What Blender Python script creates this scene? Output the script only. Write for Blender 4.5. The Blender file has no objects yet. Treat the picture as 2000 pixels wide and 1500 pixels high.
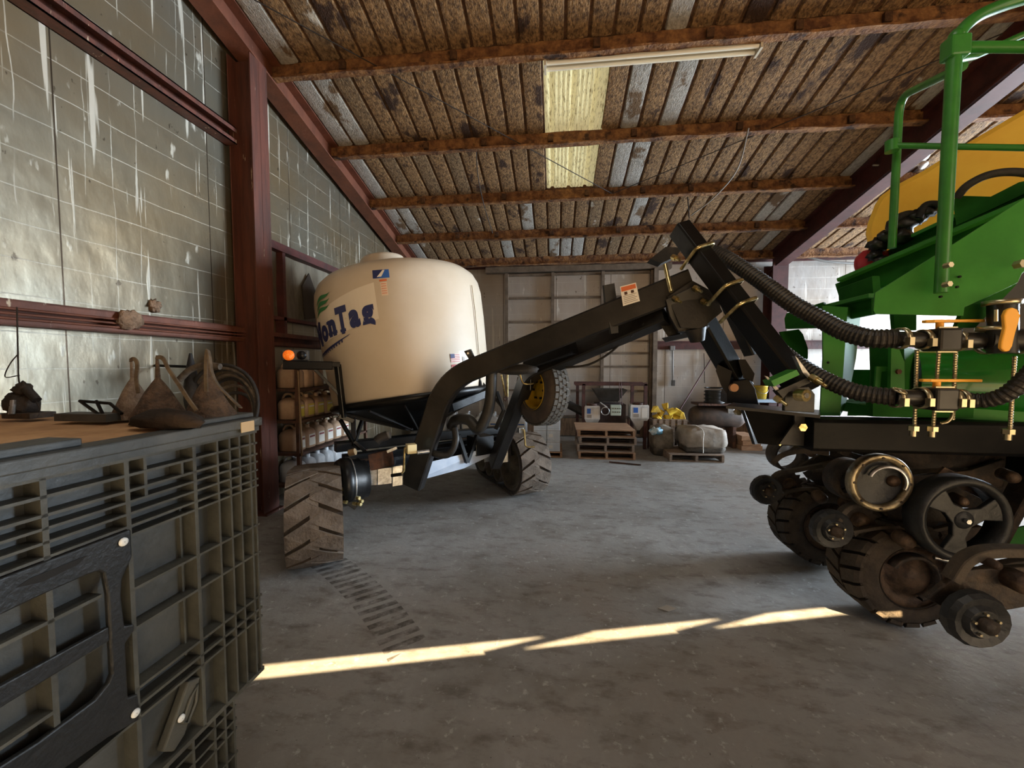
import bpy, math, random
from mathutils import Vector, Matrix, noise
V = Vector
rnd = random.Random(7)
sc = bpy.context.scene
COL = sc.collection

# ---------------- camera ----------------
FPX = 770.0
YAW = math.radians(6.3); PIT = math.radians(2.86)
CAM = V((0, 0, 1.65))
RT = V((math.cos(YAW), math.sin(YAW), 0))
FW = V((-math.sin(YAW)*math.cos(PIT), math.cos(YAW)*math.cos(PIT), -math.sin(PIT)))
UPV = RT.cross(FW)
cd = bpy.data.cameras.new('camera'); cam = bpy.data.objects.new('camera', cd); COL.objects.link(cam)
cd.sensor_width = 36.0; cd.lens = 36.0*FPX/2000.0; cd.clip_start = 0.02; cd.clip_end = 200
M = Matrix((RT, UPV, -FW)).transposed().to_4x4(); M.translation = CAM
cam.matrix_world = M
sc.camera = cam

# ---------------- world, sun, side door daylight, added fill lamps ----------------
w = bpy.data.worlds.new('sky'); sc.world = w; w.use_nodes = True
bg = w.node_tree.nodes['Background']
bg.inputs[0].default_value = (0.62, 0.78, 1.0, 1); bg.inputs[1].default_value = 1.1
SUN_DIR = V((-0.85, 1.0, -0.55)).normalized()
sd = bpy.data.lights.new('sun', 'SUN'); sd.energy = 46; sd.color = (1.0, 0.74, 0.42); sd.angle = math.radians(0.12)
so = bpy.data.objects.new('sun', sd); COL.objects.link(so)
so.rotation_euler = SUN_DIR.to_track_quat('-Z', 'Y').to_euler(); so.location = (3, -8, 8)

def area(name, loc, target, sx, sy, power, color):
    d = bpy.data.lights.new(name, 'AREA'); d.shape = 'RECTANGLE'; d.size = sx; d.size_y = sy
    d.energy = power; d.color = color
    o = bpy.data.objects.new(name, d); COL.objects.link(o); o.location = loc
    o.rotation_euler = (V(target)-V(loc)).to_track_quat('-Z', 'Y').to_euler()
    return o
# daylight entering by the big side door at the right end of the building
area('daylight_side_door', (12.9, 6.9, 2.1), (0, 6.3, 1.2), 3.6, 4.0, 3500, (0.72, 0.86, 1.0))
# added warm fill lamp, hung high inside the front wall above the doorway
area('front_fill_lamp', (4.0, -2.9, 3.3), (0.0, 5, 3.2), 7.0, 2.2, 125, (1.0, 0.82, 0.60))
# unseen overhead fill lamp, added to light the bin from above
area('top_fill_lamp', (0.2, 0.6, 5.7), (0.2, 0.6, 0), 1.2, 2.6, 48, (1.0, 0.93, 0.80))
sc.view_settings.view_transform = 'Standard'
try: sc.view_settings.look = 'None'
except Exception: pass
sc.view_settings.exposure = 0.0; sc.view_settings.gamma = 1.0
sc.view_settings.use_curve_mapping = False
sc.cycles.max_bounces = 7; sc.cycles.diffuse_bounces = 4

# pixel of the photograph -> point of the building (camera depth, or a plane of the building)
def ray(u, v): return FW + RT*((u-1000)/FPX) + UPV*((750-v)/FPX)
def D(u, v, d): return CAM + ray(u, v)*d
def PX(u, v, x): r = ray(u, v); return CAM + r*(x/r.x)
def PY(u, v, y): r = ray(u, v); return CAM + r*(y/r.y)
def PZ(u, v, z=0.0): r = ray(u, v); return CAM + r*((z-1.65)/r.z)

# ---------------- materials ----------------
def lin(c):
    c = c/255.0
    return c/12.92 if c <= 0.04045 else ((c+0.055)/1.055)**2.4
def rgb(r, g, b): return (lin(r), lin(g), lin(b), 1)
MATS = {}
def mat(name, col, rough=0.6, metal=0.0, col2=None, scale=6.0, lo=0.4, hi=0.6, bump=0.0, bscale=None, detail=5.0,
        stretch=(1, 1, 1), spec=0.5, emit=None, coat=0.0, world=False, col3=None, s3=2.0, lo3=0.62, hi3=0.7, rough2=None):
    if name in MATS: return MATS[name]
    m = bpy.data.materials.new(name); m.use_nodes = True; nt = m.node_tree; N = nt.nodes; L = nt.links
    b = N['Principled BSDF']
    b.inputs['Base Color'].default_value = col; b.inputs['Roughness'].default_value = rough
    b.inputs['Metallic'].default_value = metal; b.inputs['Specular IOR Level'].default_value = spec
    b.inputs['Coat Weight'].default_value = coat
    if emit: b.inputs['Emission Color'].default_value = emit[0]; b.inputs['Emission Strength'].default_value = emit[1]
    if col2 or bump or col3:
        tc = N.new('ShaderNodeTexCoord'); mp = N.new('ShaderNodeMapping'); mp.inputs['Scale'].default_value = stretch
        if world:
            tc = N.new('ShaderNodeNewGeometry'); L.new(tc.outputs['Position'], mp.inputs['Vector'])
        else: L.new(tc.outputs['Object'], mp.inputs['Vector'])
    src = None
    if col2:
        n = N.new('ShaderNodeTexNoise'); n.inputs['Scale'].default_value = scale; n.inputs['Detail'].default_value = detail
        n.inputs['Roughness'].default_value = 0.65
        L.new(mp.outputs[0], n.inputs['Vector'])
        r = N.new('ShaderNodeMapRange'); r.inputs[1].default_value = lo; r.inputs[2].default_value = hi
        L.new(n.outputs[0], r.inputs[0])
        x = N.new('ShaderNodeMix'); x.data_type = 'RGBA'; x.inputs[6].default_value = col; x.inputs[7].default_value = col2
        L.new(r.outputs[0], x.inputs[0]); src = x.outputs[2]
        if rough2 is not None:
            rr = N.new('ShaderNodeMapRange'); rr.inputs[3].default_value = rough; rr.inputs[4].default_value = rough2
            L.new(r.outputs[0], rr.inputs[0]); L.new(rr.outputs[0], b.inputs['Roughness'])
        L.new(src, b.inputs['Base Color'])
    if col3:
        n3 = N.new('ShaderNodeTexNoise'); n3.inputs['Scale'].default_value = s3; n3.inputs['Detail'].default_value = 7
        n3.inputs['Roughness'].default_value = 0.6
        L.new(mp.outputs[0], n3.inputs['Vector'])
        r3 = N.new('ShaderNodeMapRange'); r3.inputs[1].default_value = lo3; r3.inputs[2].default_value = hi3
        L.new(n3.outputs[0], r3.inputs[0])
        x3 = N.new('ShaderNodeMix'); x3.data_type = 'RGBA'; x3.inputs[6].default_value = col; x3.inputs[7].default_value = col3
        if src: L.new(src, x3.inputs[6])
        L.new(r3.outputs[0], x3.inputs[0]); L.new(x3.outputs[2], b.inputs['Base Color'])
    if bump:
        nb = N.new('ShaderNodeTexNoise'); nb.inputs['Scale'].default_value = bscale or scale*3; nb.inputs['Detail'].default_value = 6
        L.new(mp.outputs[0], nb.inputs['Vector'])
        bp = N.new('ShaderNodeBump'); bp.inputs['Strength'].default_value = bump; bp.inputs['Distance'].default_value = 0.02
        L.new(nb.outputs[0], bp.inputs['Height']); L.new(bp.outputs[0], b.inputs['Normal'])
    MATS[name] = m
    return m

def math_node(nt, op, a, b=None, c=None):
    n = nt.nodes.new('ShaderNodeMath'); n.operation = op
    for i, x in enumerate((a, b, c)):
        if x is None: continue
        if isinstance(x, (int, float)): n.inputs[i].default_value = x
        else: nt.links.new(x, n.inputs[i])
    return n.outputs[0]

def foil_material(name, ax, base, warm, rough=0.34, bumpk=0.35):
    """metal-faced insulation: scrim grid, creases, light on them painted as vertical streaks; ax = 'X' or 'Y' is the horizontal axis of the wall"""
    m = bpy.data.materials.new(name); m.use_nodes = True; nt = m.node_tree; N = nt.nodes; L = nt.links
    b = N['Principled BSDF']; b.inputs['Metallic'].default_value = 0.72; b.inputs['Roughness'].default_value = rough
    tc = N.new('ShaderNodeTexCoord'); sp = N.new('ShaderNodeSeparateXYZ'); L.new(tc.outputs['Object'], sp.inputs[0])
    h = sp.outputs[0 if ax == 'X' else 1]; z = sp.outputs[2]
    def nz(sx, sy, sz, scale, detail=4):
        mp = N.new('ShaderNodeMapping'); mp.inputs['Scale'].default_value = (sx, sy, sz); L.new(tc.outputs['Object'], mp.inputs[0])
        n = N.new('ShaderNodeTexNoise'); n.inputs['Scale'].default_value = scale; n.inputs['Detail'].default_value = detail
        L.new(mp.outputs[0], n.inputs['Vector']); return n.outputs[0]
    wob = nz(1, 1, 1, 1.3)
    wob2 = math_node(nt, 'MULTIPLY', wob, 0.10)
    hh = math_node(nt, 'ADD', h, wob2); zz = math_node(nt, 'ADD', z, math_node(nt, 'MULTIPLY', wob, 0.05))
    def lines(x, pitch, wd):
        f = math_node(nt, 'FRACT', math_node(nt, 'DIVIDE', x, pitch))
        return math_node(nt, 'LESS_THAN', f, wd)
    gz = lines(zz, 0.235, 0.030); gh = lines(hh, 0.19, 0.035); gs = lines(h, 1.22, 0.008)
    # patchy visibility of the lines
    pv2 = N.new('ShaderNodeMapRange'); pv2.inputs[1].default_value = 0.5; pv2.inputs[2].default_value = 0.62
    L.new(nz(1, 1, 0.7, 1.9), pv2.inputs[0])
    pv = N.new('ShaderNodeMapRange'); pv.inputs[1].default_value = 0.42; pv.inputs[2].default_value = 0.6
    L.new(nz(1, 1, 0.4, 2.1), pv.inputs[0])
    grid = math_node(nt, 'MAXIMUM', math_node(nt, 'MULTIPLY', gz, math_node(nt, 'ADD', math_node(nt, 'MULTIPLY', pv.outputs[0], 0.3), 0.22)), math_node(nt, 'MULTIPLY', gh, math_node(nt, 'MULTIPLY', pv2.outputs[0], 0.6)))
    # vertical creases catching light, painted paler: noise stretched along z
    st = N.new('ShaderNodeMapRange'); st.inputs[1].default_value = 0.635; st.inputs[2].default_value = 0.69
    L.new(nz(1, 1, 0.045, 16, 3), st.inputs[0])
    crease_glint = N.new('ShaderNodeMapRange'); crease_glint.inputs[1].default_value = 0.66; crease_glint.inputs[2].default_value = 0.72
    L.new(nz(1, 1, 0.35, 9, 6), crease_glint.inputs[0])
    lt = math_node(nt, 'MAXIMUM', grid, math_node(nt, 'MAXIMUM', st.outputs[0], math_node(nt, 'MULTIPLY', crease_glint.outputs[0], 0.7)))
    c1 = N.new('ShaderNodeMix'); c1.data_type = 'RGBA'; c1.inputs[6].default_value = base; c1.inputs[7].default_value = warm
    cl = N.new('ShaderNodeMapRange'); cl.inputs[1].default_value = 0.35; cl.inputs[2].default_value = 0.7
    L.new(nz(1, 1, 1, 0.8), cl.inputs[0]); L.new(cl.outputs[0], c1.inputs[0])
    c2 = N.new('ShaderNodeMix'); c2.data_type = 'RGBA'; c2.inputs[7].default_value = rgb(250, 246, 235)
    L.new(c1.outputs[2], c2.inputs[6]); L.new(math_node(nt, 'MULTIPLY', lt, 0.45), c2.inputs[0])
    # dirt flecks and seams
    fl = N.new('ShaderNodeMapRange'); fl.inputs[1].default_value = 0.70; fl.inputs[2].default_value = 0.74
    L.new(nz(1, 1, 0.6, 17, 3), fl.inputs[0])
    dk = math_node(nt, 'MAXIMUM', math_node(nt, 'MULTIPLY', fl.outputs[0], 0.7), gs)
    c3 = N.new('ShaderNodeMix'); c3.data_type = 'RGBA'; c3.inputs[7].default_value = rgb(70, 58, 45)
    L.new(c2.outputs[2], c3.inputs[6]); L.new(dk, c3.inputs[0]); L.new(c3.outputs[2], b.inputs['Base Color'])
    bp = N.new('ShaderNodeBump'); bp.inputs['Strength'].default_value = bumpk; bp.inputs['Distance'].default_value = 0.03
    hgt = math_node(nt, 'ADD', math_node(nt, 'MULTIPLY', lt, 0.07), math_node(nt, 'ADD', math_node(nt, 'MULTIPLY', nz(1, 1, 0.5, 7, 6), 0.5), math_node(nt, 'MULTIPLY', nz(1, 1, 1, 1.7, 2), 1.4)))
    L.new(hgt, bp.inputs['Height']); L.new(bp.outputs[0], b.inputs['Normal'])
    rr = N.new('ShaderNodeMapRange'); rr.inputs[3].default_value = rough; rr.inputs[4].default_value = 0.8
    L.new(lt, rr.inputs[0]); L.new(rr.outputs[0], b.inputs['Roughness'])
    return m

def floor_material():
    m = bpy.data.materials.new('concrete_floor'); m.use_nodes = True; nt = m.node_tree; N = nt.nodes; L = nt.links
    b = N['Principled BSDF']
    tc = N.new('ShaderNodeTexCoord')
    def nz(scale, detail=6, s=(1, 1, 1), rot=0.0):
        mp = N.new('ShaderNodeMapping'); mp.inputs['Scale'].default_value = s; mp.inputs['Rotation'].default_value = (0, 0, rot)
        L.new(tc.outputs['Object'], mp.inputs[0])
        n = N.new('ShaderNodeTexNoise'); n.inputs['Scale'].default_value = scale; n.inputs['Detail'].default_value = detail
        n.inputs['Roughness'].default_value = 0.68; L.new(mp.outputs[0], n.inputs['Vector']); return n.outputs[0]
    def mr(x, a, c):
        r = N.new('ShaderNodeMapRange'); r.inputs[1].default_value = a; r.inputs[2].default_value = c; L.new(x, r.inputs[0]); return r.outputs[0]
    def mix(f, a, c, k=1.0):
        x = N.new('ShaderNodeMix'); x.data_type = 'RGBA'
        if k != 1.0: f = math_node(nt, 'MULTIPLY', f, k)
        L.new(f, x.inputs[0])
        for i, q in ((6, a), (7, c)):
            if isinstance(q, tuple): x.inputs[i].default_value = q
            else: L.new(q, x.inputs[i])
        return x.outputs[2]
    c = mix(mr(nz(1.1), 0.35, 0.65), rgb(132, 128, 122), rgb(172, 172, 170))
    c = mix(mr(nz(4.5, 8, (1, 2.2, 1), 0.25), 0.5, 0.72), c, rgb(96, 88, 80), 0.8)
    c = mix(mr(nz(0.55, 5), 0.5, 0.66), c, rgb(112, 92, 72), 0.6)
    c = mix(mr(nz(16, 4), 0.60, 0.68), c, rgb(196, 196, 194), 0.6)
    c = mix(mr(nz(60, 2), 0.71, 0.74), c, rgb(60, 50, 42), 0.8)
    # tyre print: bars of dirt left along the path of the cart's near track
    sp = N.new('ShaderNodeSeparateXYZ'); L.new(tc.outputs['Object'], sp.inputs[0])
    p0 = V((-1.97, 3.05)); p1 = V((-0.75, 2.28)); d = (p1-p0); ln = d.length; d.normalize()
    def dot(ax, ay, c0):
        return math_node(nt, 'ADD', math_node(nt, 'ADD', math_node(nt, 'MULTIPLY', sp.outputs[0], ax), math_node(nt, 'MULTIPLY', sp.outputs[1], ay)), c0)
    s = dot(d.x, d.y, -(p0.x*d.x+p0.y*d.y)); t = dot(-d.y, d.x, (p0.x*d.y-p0.y*d.x))
    t = math_node(nt, 'ADD', t, math_node(nt, 'MULTIPLY', math_node(nt, 'POWER', s, 2.0), 0.10))
    band = math_node(nt, 'MULTIPLY', math_node(nt, 'MULTIPLY', math_node(nt, 'GREATER_THAN', s, 0.0), math_node(nt, 'LESS_THAN', s, ln)),
                     math_node(nt, 'LESS_THAN', math_node(nt, 'ABSOLUTE', math_node(nt, 'ADD', t, -0.03)), 0.13))
    st = math_node(nt, 'ADD', s, math_node(nt, 'MULTIPLY', t, -0.3))
    bars = math_node(nt, 'LESS_THAN', math_node(nt, 'FRACT', math_node(nt, 'DIVIDE', st, 0.085)), 0.55)
    pr = math_node(nt, 'MULTIPLY', math_node(nt, 'MULTIPLY', band, bars), mr(nz(9, 4), 0.35, 0.6))
    c = mix(pr, c, rgb(48, 38, 30), 0.75)
    L.new(c, b.inputs['Base Color'])
    r = N.new('ShaderNodeMapRange'); r.inputs[3].default_value = 0.42; r.inputs[4].default_value = 0.75
    L.new(nz(3, 6), r.inputs[0]); L.new(r.outputs[0], b.inputs['Roughness'])
    b.inputs['Specular IOR Level'].default_value = 0.45
    bp = N.new('ShaderNodeBump'); bp.inputs['Strength'].default_value = 0.25; bp.inputs['Distance'].default_value = 0.01
    L.new(nz(22, 6), bp.inputs['Height']); L.new(bp.outputs[0], b.inputs['Normal'])
    return m

# ---------------- mesh builder ----------------
def basis(axis, up=None):
    e3 = V(axis).normalized()
    u = V(up) if up is not None else (V((0, 0, 1)) if abs(e3.z) < 0.9 else V((0, 1, 0)))
    e1 = u.cross(e3)
    if e1.length < 1e-5: e1 = V((1, 0, 0)).cross(e3)
    e1.normalize(); e2 = e3.cross(e1).normalized()
    return e1, e2, e3

class MB:
    def __init__(s): s.v = []; s.f = []; s.sm = []
    def add(s, vs, fs, smooth=False):
        o = len(s.v); s.v += [V(p) for p in vs]
        for f in fs: s.f.append([i+o for i in f]); s.sm.append(smooth)
        return s
    def box(s, c, size, rot=None):
        c = V(c); h = [x/2 for x in size]; vs = []
        for x in (-1, 1):
            for y in (-1, 1):
                for z in (-1, 1):
                    p = V((x*h[0], y*h[1], z*h[2]))
                    vs.append(c + (rot @ p if rot else p))
        return s.add(vs, [(0, 1, 3, 2), (4, 6, 7, 5), (0, 4, 5, 1), (2, 3, 7, 6), (0, 2, 6, 4), (1, 5, 7, 3)])
    def bx(s, x0, x1, y0, y1, z0, z1): return s.box(((x0+x1)/2, (y0+y1)/2, (z0+z1)/2), (abs(x1-x0), abs(y1-y0), abs(z1-z0)))
    def beam(s, p0, p1, wd, ht, up=(0, 0, 1), c=None):
        """rectangular bar, wd across, ht along 'up'"""
        p0 = V(p0); p1 = V(p1); e1, e2, e3 = basis(p1-p0, up)
        if c is None: c = min(wd, ht)*0.1
        a, b = wd/2, ht/2
        pr = [(a-c, -b), (a, -b+c), (a, b-c), (a-c, b), (-a+c, b), (-a, b-c), (-a, -b+c), (-a+c, -b)]
        vs = [p0+e1*x+e2*y for x, y in pr]+[p1+e1*x+e2*y for x, y in pr]
        fs = [(i, (i+1) % 8, 8+(i+1) % 8, 8+i) for i in range(8)]+[tuple(range(7, -1, -1)), tuple(range(8, 16))]
        return s.add(vs, fs)
    def sweep(s, pts, wd, ht, up=(0, 0, 1), c=None):
        """rectangular bar bent along points"""
        pts = [V(p) for p in pts]; n = len(pts); vs = []; fs = []
        if c is None: c = min(wd, ht)*0.1
        a, b = wd/2, ht/2
        pr = [(a-c, -b), (a, -b+c), (a, b-c), (a-c, b), (-a+c, b), (-a, b-c), (-a, -b+c), (-a+c, -b)]
        e1p = None
        for i, p in enumerate(pts):
            t = (pts[min(i+1, n-1)]-pts[max(i-1, 0)]).normalized()
            if e1p is None: e1, e2, _ = basis(t, up)
            else:
                e1 = (e1p - t*e1p.dot(t)).normalized(); e2 = t.cross(e1)
            e1p = e1
            vs += [p+e1*x+e2*y for x, y in pr]
        for i in range(n-1):
            for j in range(8): fs.append((i*8+j, i*8+(j+1) % 8, (i+1)*8+(j+1) % 8, (i+1)*8+j))
        fs += [tuple(range(7, -1, -1)), tuple(range((n-1)*8, n*8))]
        return s.add(vs, fs)
    def tube(s, pts, r, n=10, closed=False, cap=True, smooth=True):
        pts = [V(p) for p in pts]; m = len(pts); vs = []; fs = []; e1 = None
        for i, p in enumerate(pts):
            if closed: t = (pts[(i+1) % m]-pts[i-1]).normalized()
            else: t = (pts[min(i+1, m-1)]-pts[max(i-1, 0)]).normalized()
            if e1 is None: e1, e2, _ = basis(t)
            else:
                e1 = e1 - t*e1.dot(t)
                e1.normalize(); e2 = t.cross(e1)
            rr = r(i/(m-1)) if callable(r) else (r[i] if isinstance(r, (list, tuple)) else r)
            vs += [p+e1*(rr*math.cos(2*math.pi*k/n))+e2*(rr*math.sin(2*math.pi*k/n)) for k in range(n)]
        for i in range(m if closed else m-1):
            j = (i+1) % m
            for k in range(n): fs.append((i*n+k, i*n+(k+1) % n, j*n+(k+1) % n, j*n+k))
        s.add(vs, fs, smooth)
        if cap and not closed:
            s.add(vs[:n], [tuple(range(n-1, -1, -1))]); s.add(vs[-n:], [tuple(range(n))])
        return s
    def cyl(s, p0, p1, r, r2=None, n=16, smooth=True):
        return s.tube([p0, p1], [r, r if r2 is None else r2], n, smooth=smooth)
    def lathe(s, prof, o, axis, n=28, smooth=True, a0=0, a1=2*math.pi, closed=False):
        e1, e2, e3 = basis(axis); o = V(o); vs = []; fs = []; full = abs(a1-a0-2*math.pi) < 1e-6
        m = n if full else n+1
        for r, h in prof:
            for k in range(m):
                a = a0+(a1-a0)*k/n
                vs.append(o+e3*h+e1*(r*math.cos(a))+e2*(r*math.sin(a)))
        P = len(prof)
        for i in range(P if closed else P-1):
            i2 = (i+1) % P
            for k in range(n):
                k2 = (k+1) % m if full else k+1
                fs.append((i*m+k, i*m+k2, i2*m+k2, i2*m+k))
        return s.add(vs, fs, smooth)
    def prism(s, poly, vec, smooth=False):
        poly = [V(p) for p in poly]; vec = V(vec); n = len(poly)
        fs = [tuple(range(n)), tuple(range(2*n-1, n-1, -1))]
        fs += [(i, n+i, n+(i+1) % n, (i+1) % n) for i in range(n)]
        return s.add(poly+[p+vec for p in poly], fs, smooth)
    def ring(s, c, axis, R, r, n=24, m=8):
        e1, e2, e3 = basis(axis); c = V(c)
        return s.tube([c+e1*(R*math.cos(2*math.pi*k/n))+e2*(R*math.sin(2*math.pi*k/n)) for k in range(n)], r, m, closed=True)
    def bolt(s, p, axis, r, h):
        s.cyl(V(p), V(p)+V(axis).normalized()*h, r, n=6, smooth=False); return s
    def blob(s, c, size, seed=0, amp=0.25, n=14, freq=2.0, flat=None):
        c = V(c); vs = []; fs = []; m = n//2+2
        for i in range(m+1):
            th = math.pi*i/m
            for k in range(n):
                a = 2*math.pi*k/n
                d = V((math.sin(th)*math.cos(a), math.sin(th)*math.sin(a), math.cos(th)))
                q = 1+amp*noise.noise(d*freq+V((seed*7.3, seed, -seed)))*2
                p = V((d.x*size[0], d.y*size[1], d.z*size[2]))*q
                if flat is not None: p.z = max(p.z, flat)
                vs.append(c+p)
        for i in range(m):
            for k in range(n): fs.append((i*n+k, (i+1)*n+k, (i+1)*n+(k+1) % n, i*n+(k+1) % n))
        return s.add(vs, fs, True)
    def build(s, name, material, parent=None, label=None, bevel=0.0, loc=None):
        me = bpy.data.meshes.new(name)
        o = bpy.data.objects.new(name, me)
        if parent is not None:
            org = worg(parent)
        else:
            if loc is not None: org = V(loc)
            else:
                xs = [p.x for p in s.v]; ys = [p.y for p in s.v]; zs = [p.z for p in s.v]
                org = V(((min(xs)+max(xs))/2, (min(ys)+max(ys))/2, min(zs)))
            o.location = org
        me.from_pydata([tuple(p-org) for p in s.v], [], s.f)
        me.polygons.foreach_set('use_smooth', s.sm)
        me.materials.append(material)
        me.update()
        COL.objects.link(o)
        if parent is not None: o.parent = parent
        if label: o['label'] = label
        if bevel:
            bm = o.modifiers.new('bevel', 'BEVEL'); bm.width = bevel; bm.segments = 2; bm.limit_method = 'ANGLE'; bm.angle_limit = math.radians(40)
        return o

def worg(o):
    p = V((0, 0, 0))
    while o is not None: p += o.location; o = o.parent
    return p
def thing(name, label, cat, loc, group=None):
    o = bpy.data.objects.new(name, None); COL.objects.link(o); o.location = V(loc); o.empty_display_size = 0.1
    o['label'] = label; o['category'] = cat
    if group: o['group'] = group
    return o
def tag(o, label, cat, group=None):
    o['label'] = label; o['category'] = cat
    if group: o['group'] = group
    return o
def struct(o): o['kind'] = 'structure'; return o
def dup(root, loc=None, rz=None, label=None):
    r = root.copy(); COL.objects.link(r)
    if loc is not None: r.location = V(loc)
    if rz is not None: r.rotation_euler = (0, 0, rz)
    if label: r['label'] = label
    for ch in list(root.children):
        c = dup(ch); c.parent = r
    return r
def spline(pts, n=8):
    """Catmull-Rom through points"""
    P = [V(p) for p in pts]; P = [P[0]*2-P[1]]+P+[P[-1]*2-P[-2]]; out = []
    for i in range(1, len(P)-2):
        for k in range(n):
            t = k/n; a, b, c, d = P[i-1], P[i], P[i+1], P[i+2]
            out.append(0.5*((2*b)+(c-a)*t+(2*a-5*b+4*c-d)*t*t+(3*b-a-3*c+d)*t**3))
    out.append(P[-2]); return out
def arc_corner(p0, p1, p2, r, n=6):
    """points p0..p2 with the corner p1 rounded"""
    p0, p1, p2 = V(p0), V(p1), V(p2); a = (p0-p1).normalized(); b = (p2-p1).normalized()
    s, e = p1+a*r, p1+b*r
    return [p0]+[s*(1-t)**2+p1*2*t*(1-t)+e*t*t for t in [k/n for k in range(n+1)]]+[p2]
# ---------------- colours of the place ----------------
RED = mat('red_oxide_steel', rgb(112, 64, 44), 0.6, 0.0, rgb(90, 50, 34), 5, 0.4, 0.65, 0.15, 30, stretch=(1, 1, 0.4), col3=rgb(206, 190, 165), s3=9, lo3=0.70, hi3=0.74)
REDC = mat('red_oxide_column', rgb(96, 52, 38), 0.6, 0.0, rgb(68, 38, 29), 4, 0.4, 0.65, 0.15, 30, stretch=(3, 3, 0.35), col3=rgb(196, 178, 150), s3=7, lo3=0.66, hi3=0.70)
DRED = mat('dark_red_steel', rgb(84, 40, 36), 0.6, 0.0, rgb(60, 30, 27), 5, 0.4, 0.65, 0.15, 30)
PINK = mat('faded_red_steel', rgb(88, 50, 48), 0.6, 0.0, rgb(72, 42, 40), 5)
FOIL_L = foil_material('foil_insulation_left', 'Y', rgb(138, 133, 118), rgb(146, 125, 92))
FOIL_B = foil_material('foil_insulation_back', 'X', rgb(176, 172, 168), rgb(168, 156, 142), 0.5)
RUST = mat('rusty_purlin', rgb(90, 54, 30), 0.85, 0.0, rgb(162, 116, 70), 9, 0.38, 0.68, 0.9, 30, detail=8, col3=rgb(52, 30, 18), s3=5, lo3=0.56, hi3=0.66)
DECK = mat('dark_rib', rgb(70, 46, 29), 0.9, 0.0, rgb(112, 78, 48), 12, 0.45, 0.7, 0.6, 40)
def deckmat(name, a, b, c, lo3):
    return mat(name, a, 0.85, 0.0, b, 34, 0.36, 0.62, 1.0, 70, detail=12, stretch=(1, 0.6, 1), world=True, col3=c, s3=2.6, lo3=lo3, hi3=lo3+0.05)
PAN1 = deckmat('dirty_insulation', rgb(76, 54, 34), rgb(164, 128, 86), rgb(60, 38, 23), 0.57)
PAN2 = deckmat('dirty_insulation_torn', rgb(80, 60, 40), rgb(150, 122, 88), rgb(200, 192, 178), 0.60)
PAN3 = deckmat('bare_white_deck', rgb(150, 145, 136), rgb(184, 178, 168), rgb(110, 86, 60), 0.56)
FLOOR = floor_material()
CONC = mat('outdoor_ground', rgb(150, 134, 110), 0.9, 0, rgb(120, 106, 86), 3, bump=0.3)
BLK = mat('satin_black_steel', rgb(11, 11, 12), 0.36, 0.0, rgb(20, 19, 18), 5, 0.4, 0.7, 0.05, 40, spec=0.3)
TONG = mat('dusty_tongue_black', rgb(26, 25, 25), 0.38, 0.0, rgb(44, 42, 40), 5, 0.42, 0.7, 0.05, 40, stretch=(1, 1, 1), spec=0.35)
BLKD = mat('dusty_black_steel', rgb(26, 25, 23), 0.5, 0.0, rgb(46, 42, 37), 7, 0.45, 0.7, 0.1, 40)
RUB = mat('black_rubber', rgb(34, 31, 29), 0.75, 0, rgb(56, 50, 44), 9, 0.45, 0.7, 0.2, 60)
DUSTRUB = mat('dusty_rubber', rgb(112, 98, 84), 0.85, 0, rgb(78, 68, 58), 7, 0.4, 0.7, 0.3, 50)
DUSTDK = mat('dusty_rubber_groove', rgb(48, 41, 35), 0.9, 0, rgb(70, 60, 50), 9, bump=0.3)
ZINC = mat('yellow_zinc', rgb(212, 194, 140), 0.28, 0.9, rgb(150, 132, 88), 20)
STEEL = mat('bright_steel', rgb(200, 202, 204), 0.3, 0.85, rgb(150, 150, 148), 15)
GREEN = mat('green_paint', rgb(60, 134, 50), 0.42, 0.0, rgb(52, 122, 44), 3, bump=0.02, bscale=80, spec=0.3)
GREEND = mat('green_paint_shaded', rgb(38, 94, 32), 0.7, 0.0, rgb(30, 80, 28), 4, spec=0.1)  # darker copy of the green: shade painted into sides, webs and rear parts
YEL = mat('yellow_plastic', rgb(255, 204, 66), 0.5, 0.0, rgb(250, 194, 58), 3, bump=0.02, bscale=60)
YELH = mat('yellow_handle', rgb(255, 184, 66), 0.4)
YELR = mat('yellow_rim_paint', rgb(196, 160, 30), 0.45, 0, rgb(160, 128, 28), 6)
REDP = mat('red_plastic', rgb(180, 28, 44), 0.4)
WOOD = mat('pallet_wood', rgb(176, 138, 104), 0.75, 0, rgb(140, 104, 76), 6, stretch=(1, 6, 6), bump=0.2, bscale=20)
WOODG = mat('grey_pallet_wood', rgb(150, 130, 112), 0.8, 0, rgb(118, 100, 86), 6, stretch=(1, 6, 6), bump=0.2, bscale=20)
PLY = mat('plywood_skirt', rgb(136, 108, 82), 0.8, 0, rgb(104, 82, 62), 5, stretch=(6, 1, 1), bump=0.1)
WHITEP = mat('white_plastic', rgb(214, 212, 208), 0.5, 0, rgb(190, 186, 180), 5)
TANKW = mat('natural_poly_tank', rgb(202, 187, 166), 0.5, 0, rgb(196, 180, 157), 1.5, coat=0.1)
RUSTB = mat('rusty_brown_metal', rgb(96, 60, 40), 0.7, 0.1, rgb(62, 42, 32), 12, bump=0.4, bscale=30)
MUD = mat('muddy_black_metal', rgb(44, 37, 31), 0.65, 0.1, rgb(82, 66, 50), 10, 0.45, 0.7, 0.4, 40)

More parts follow.
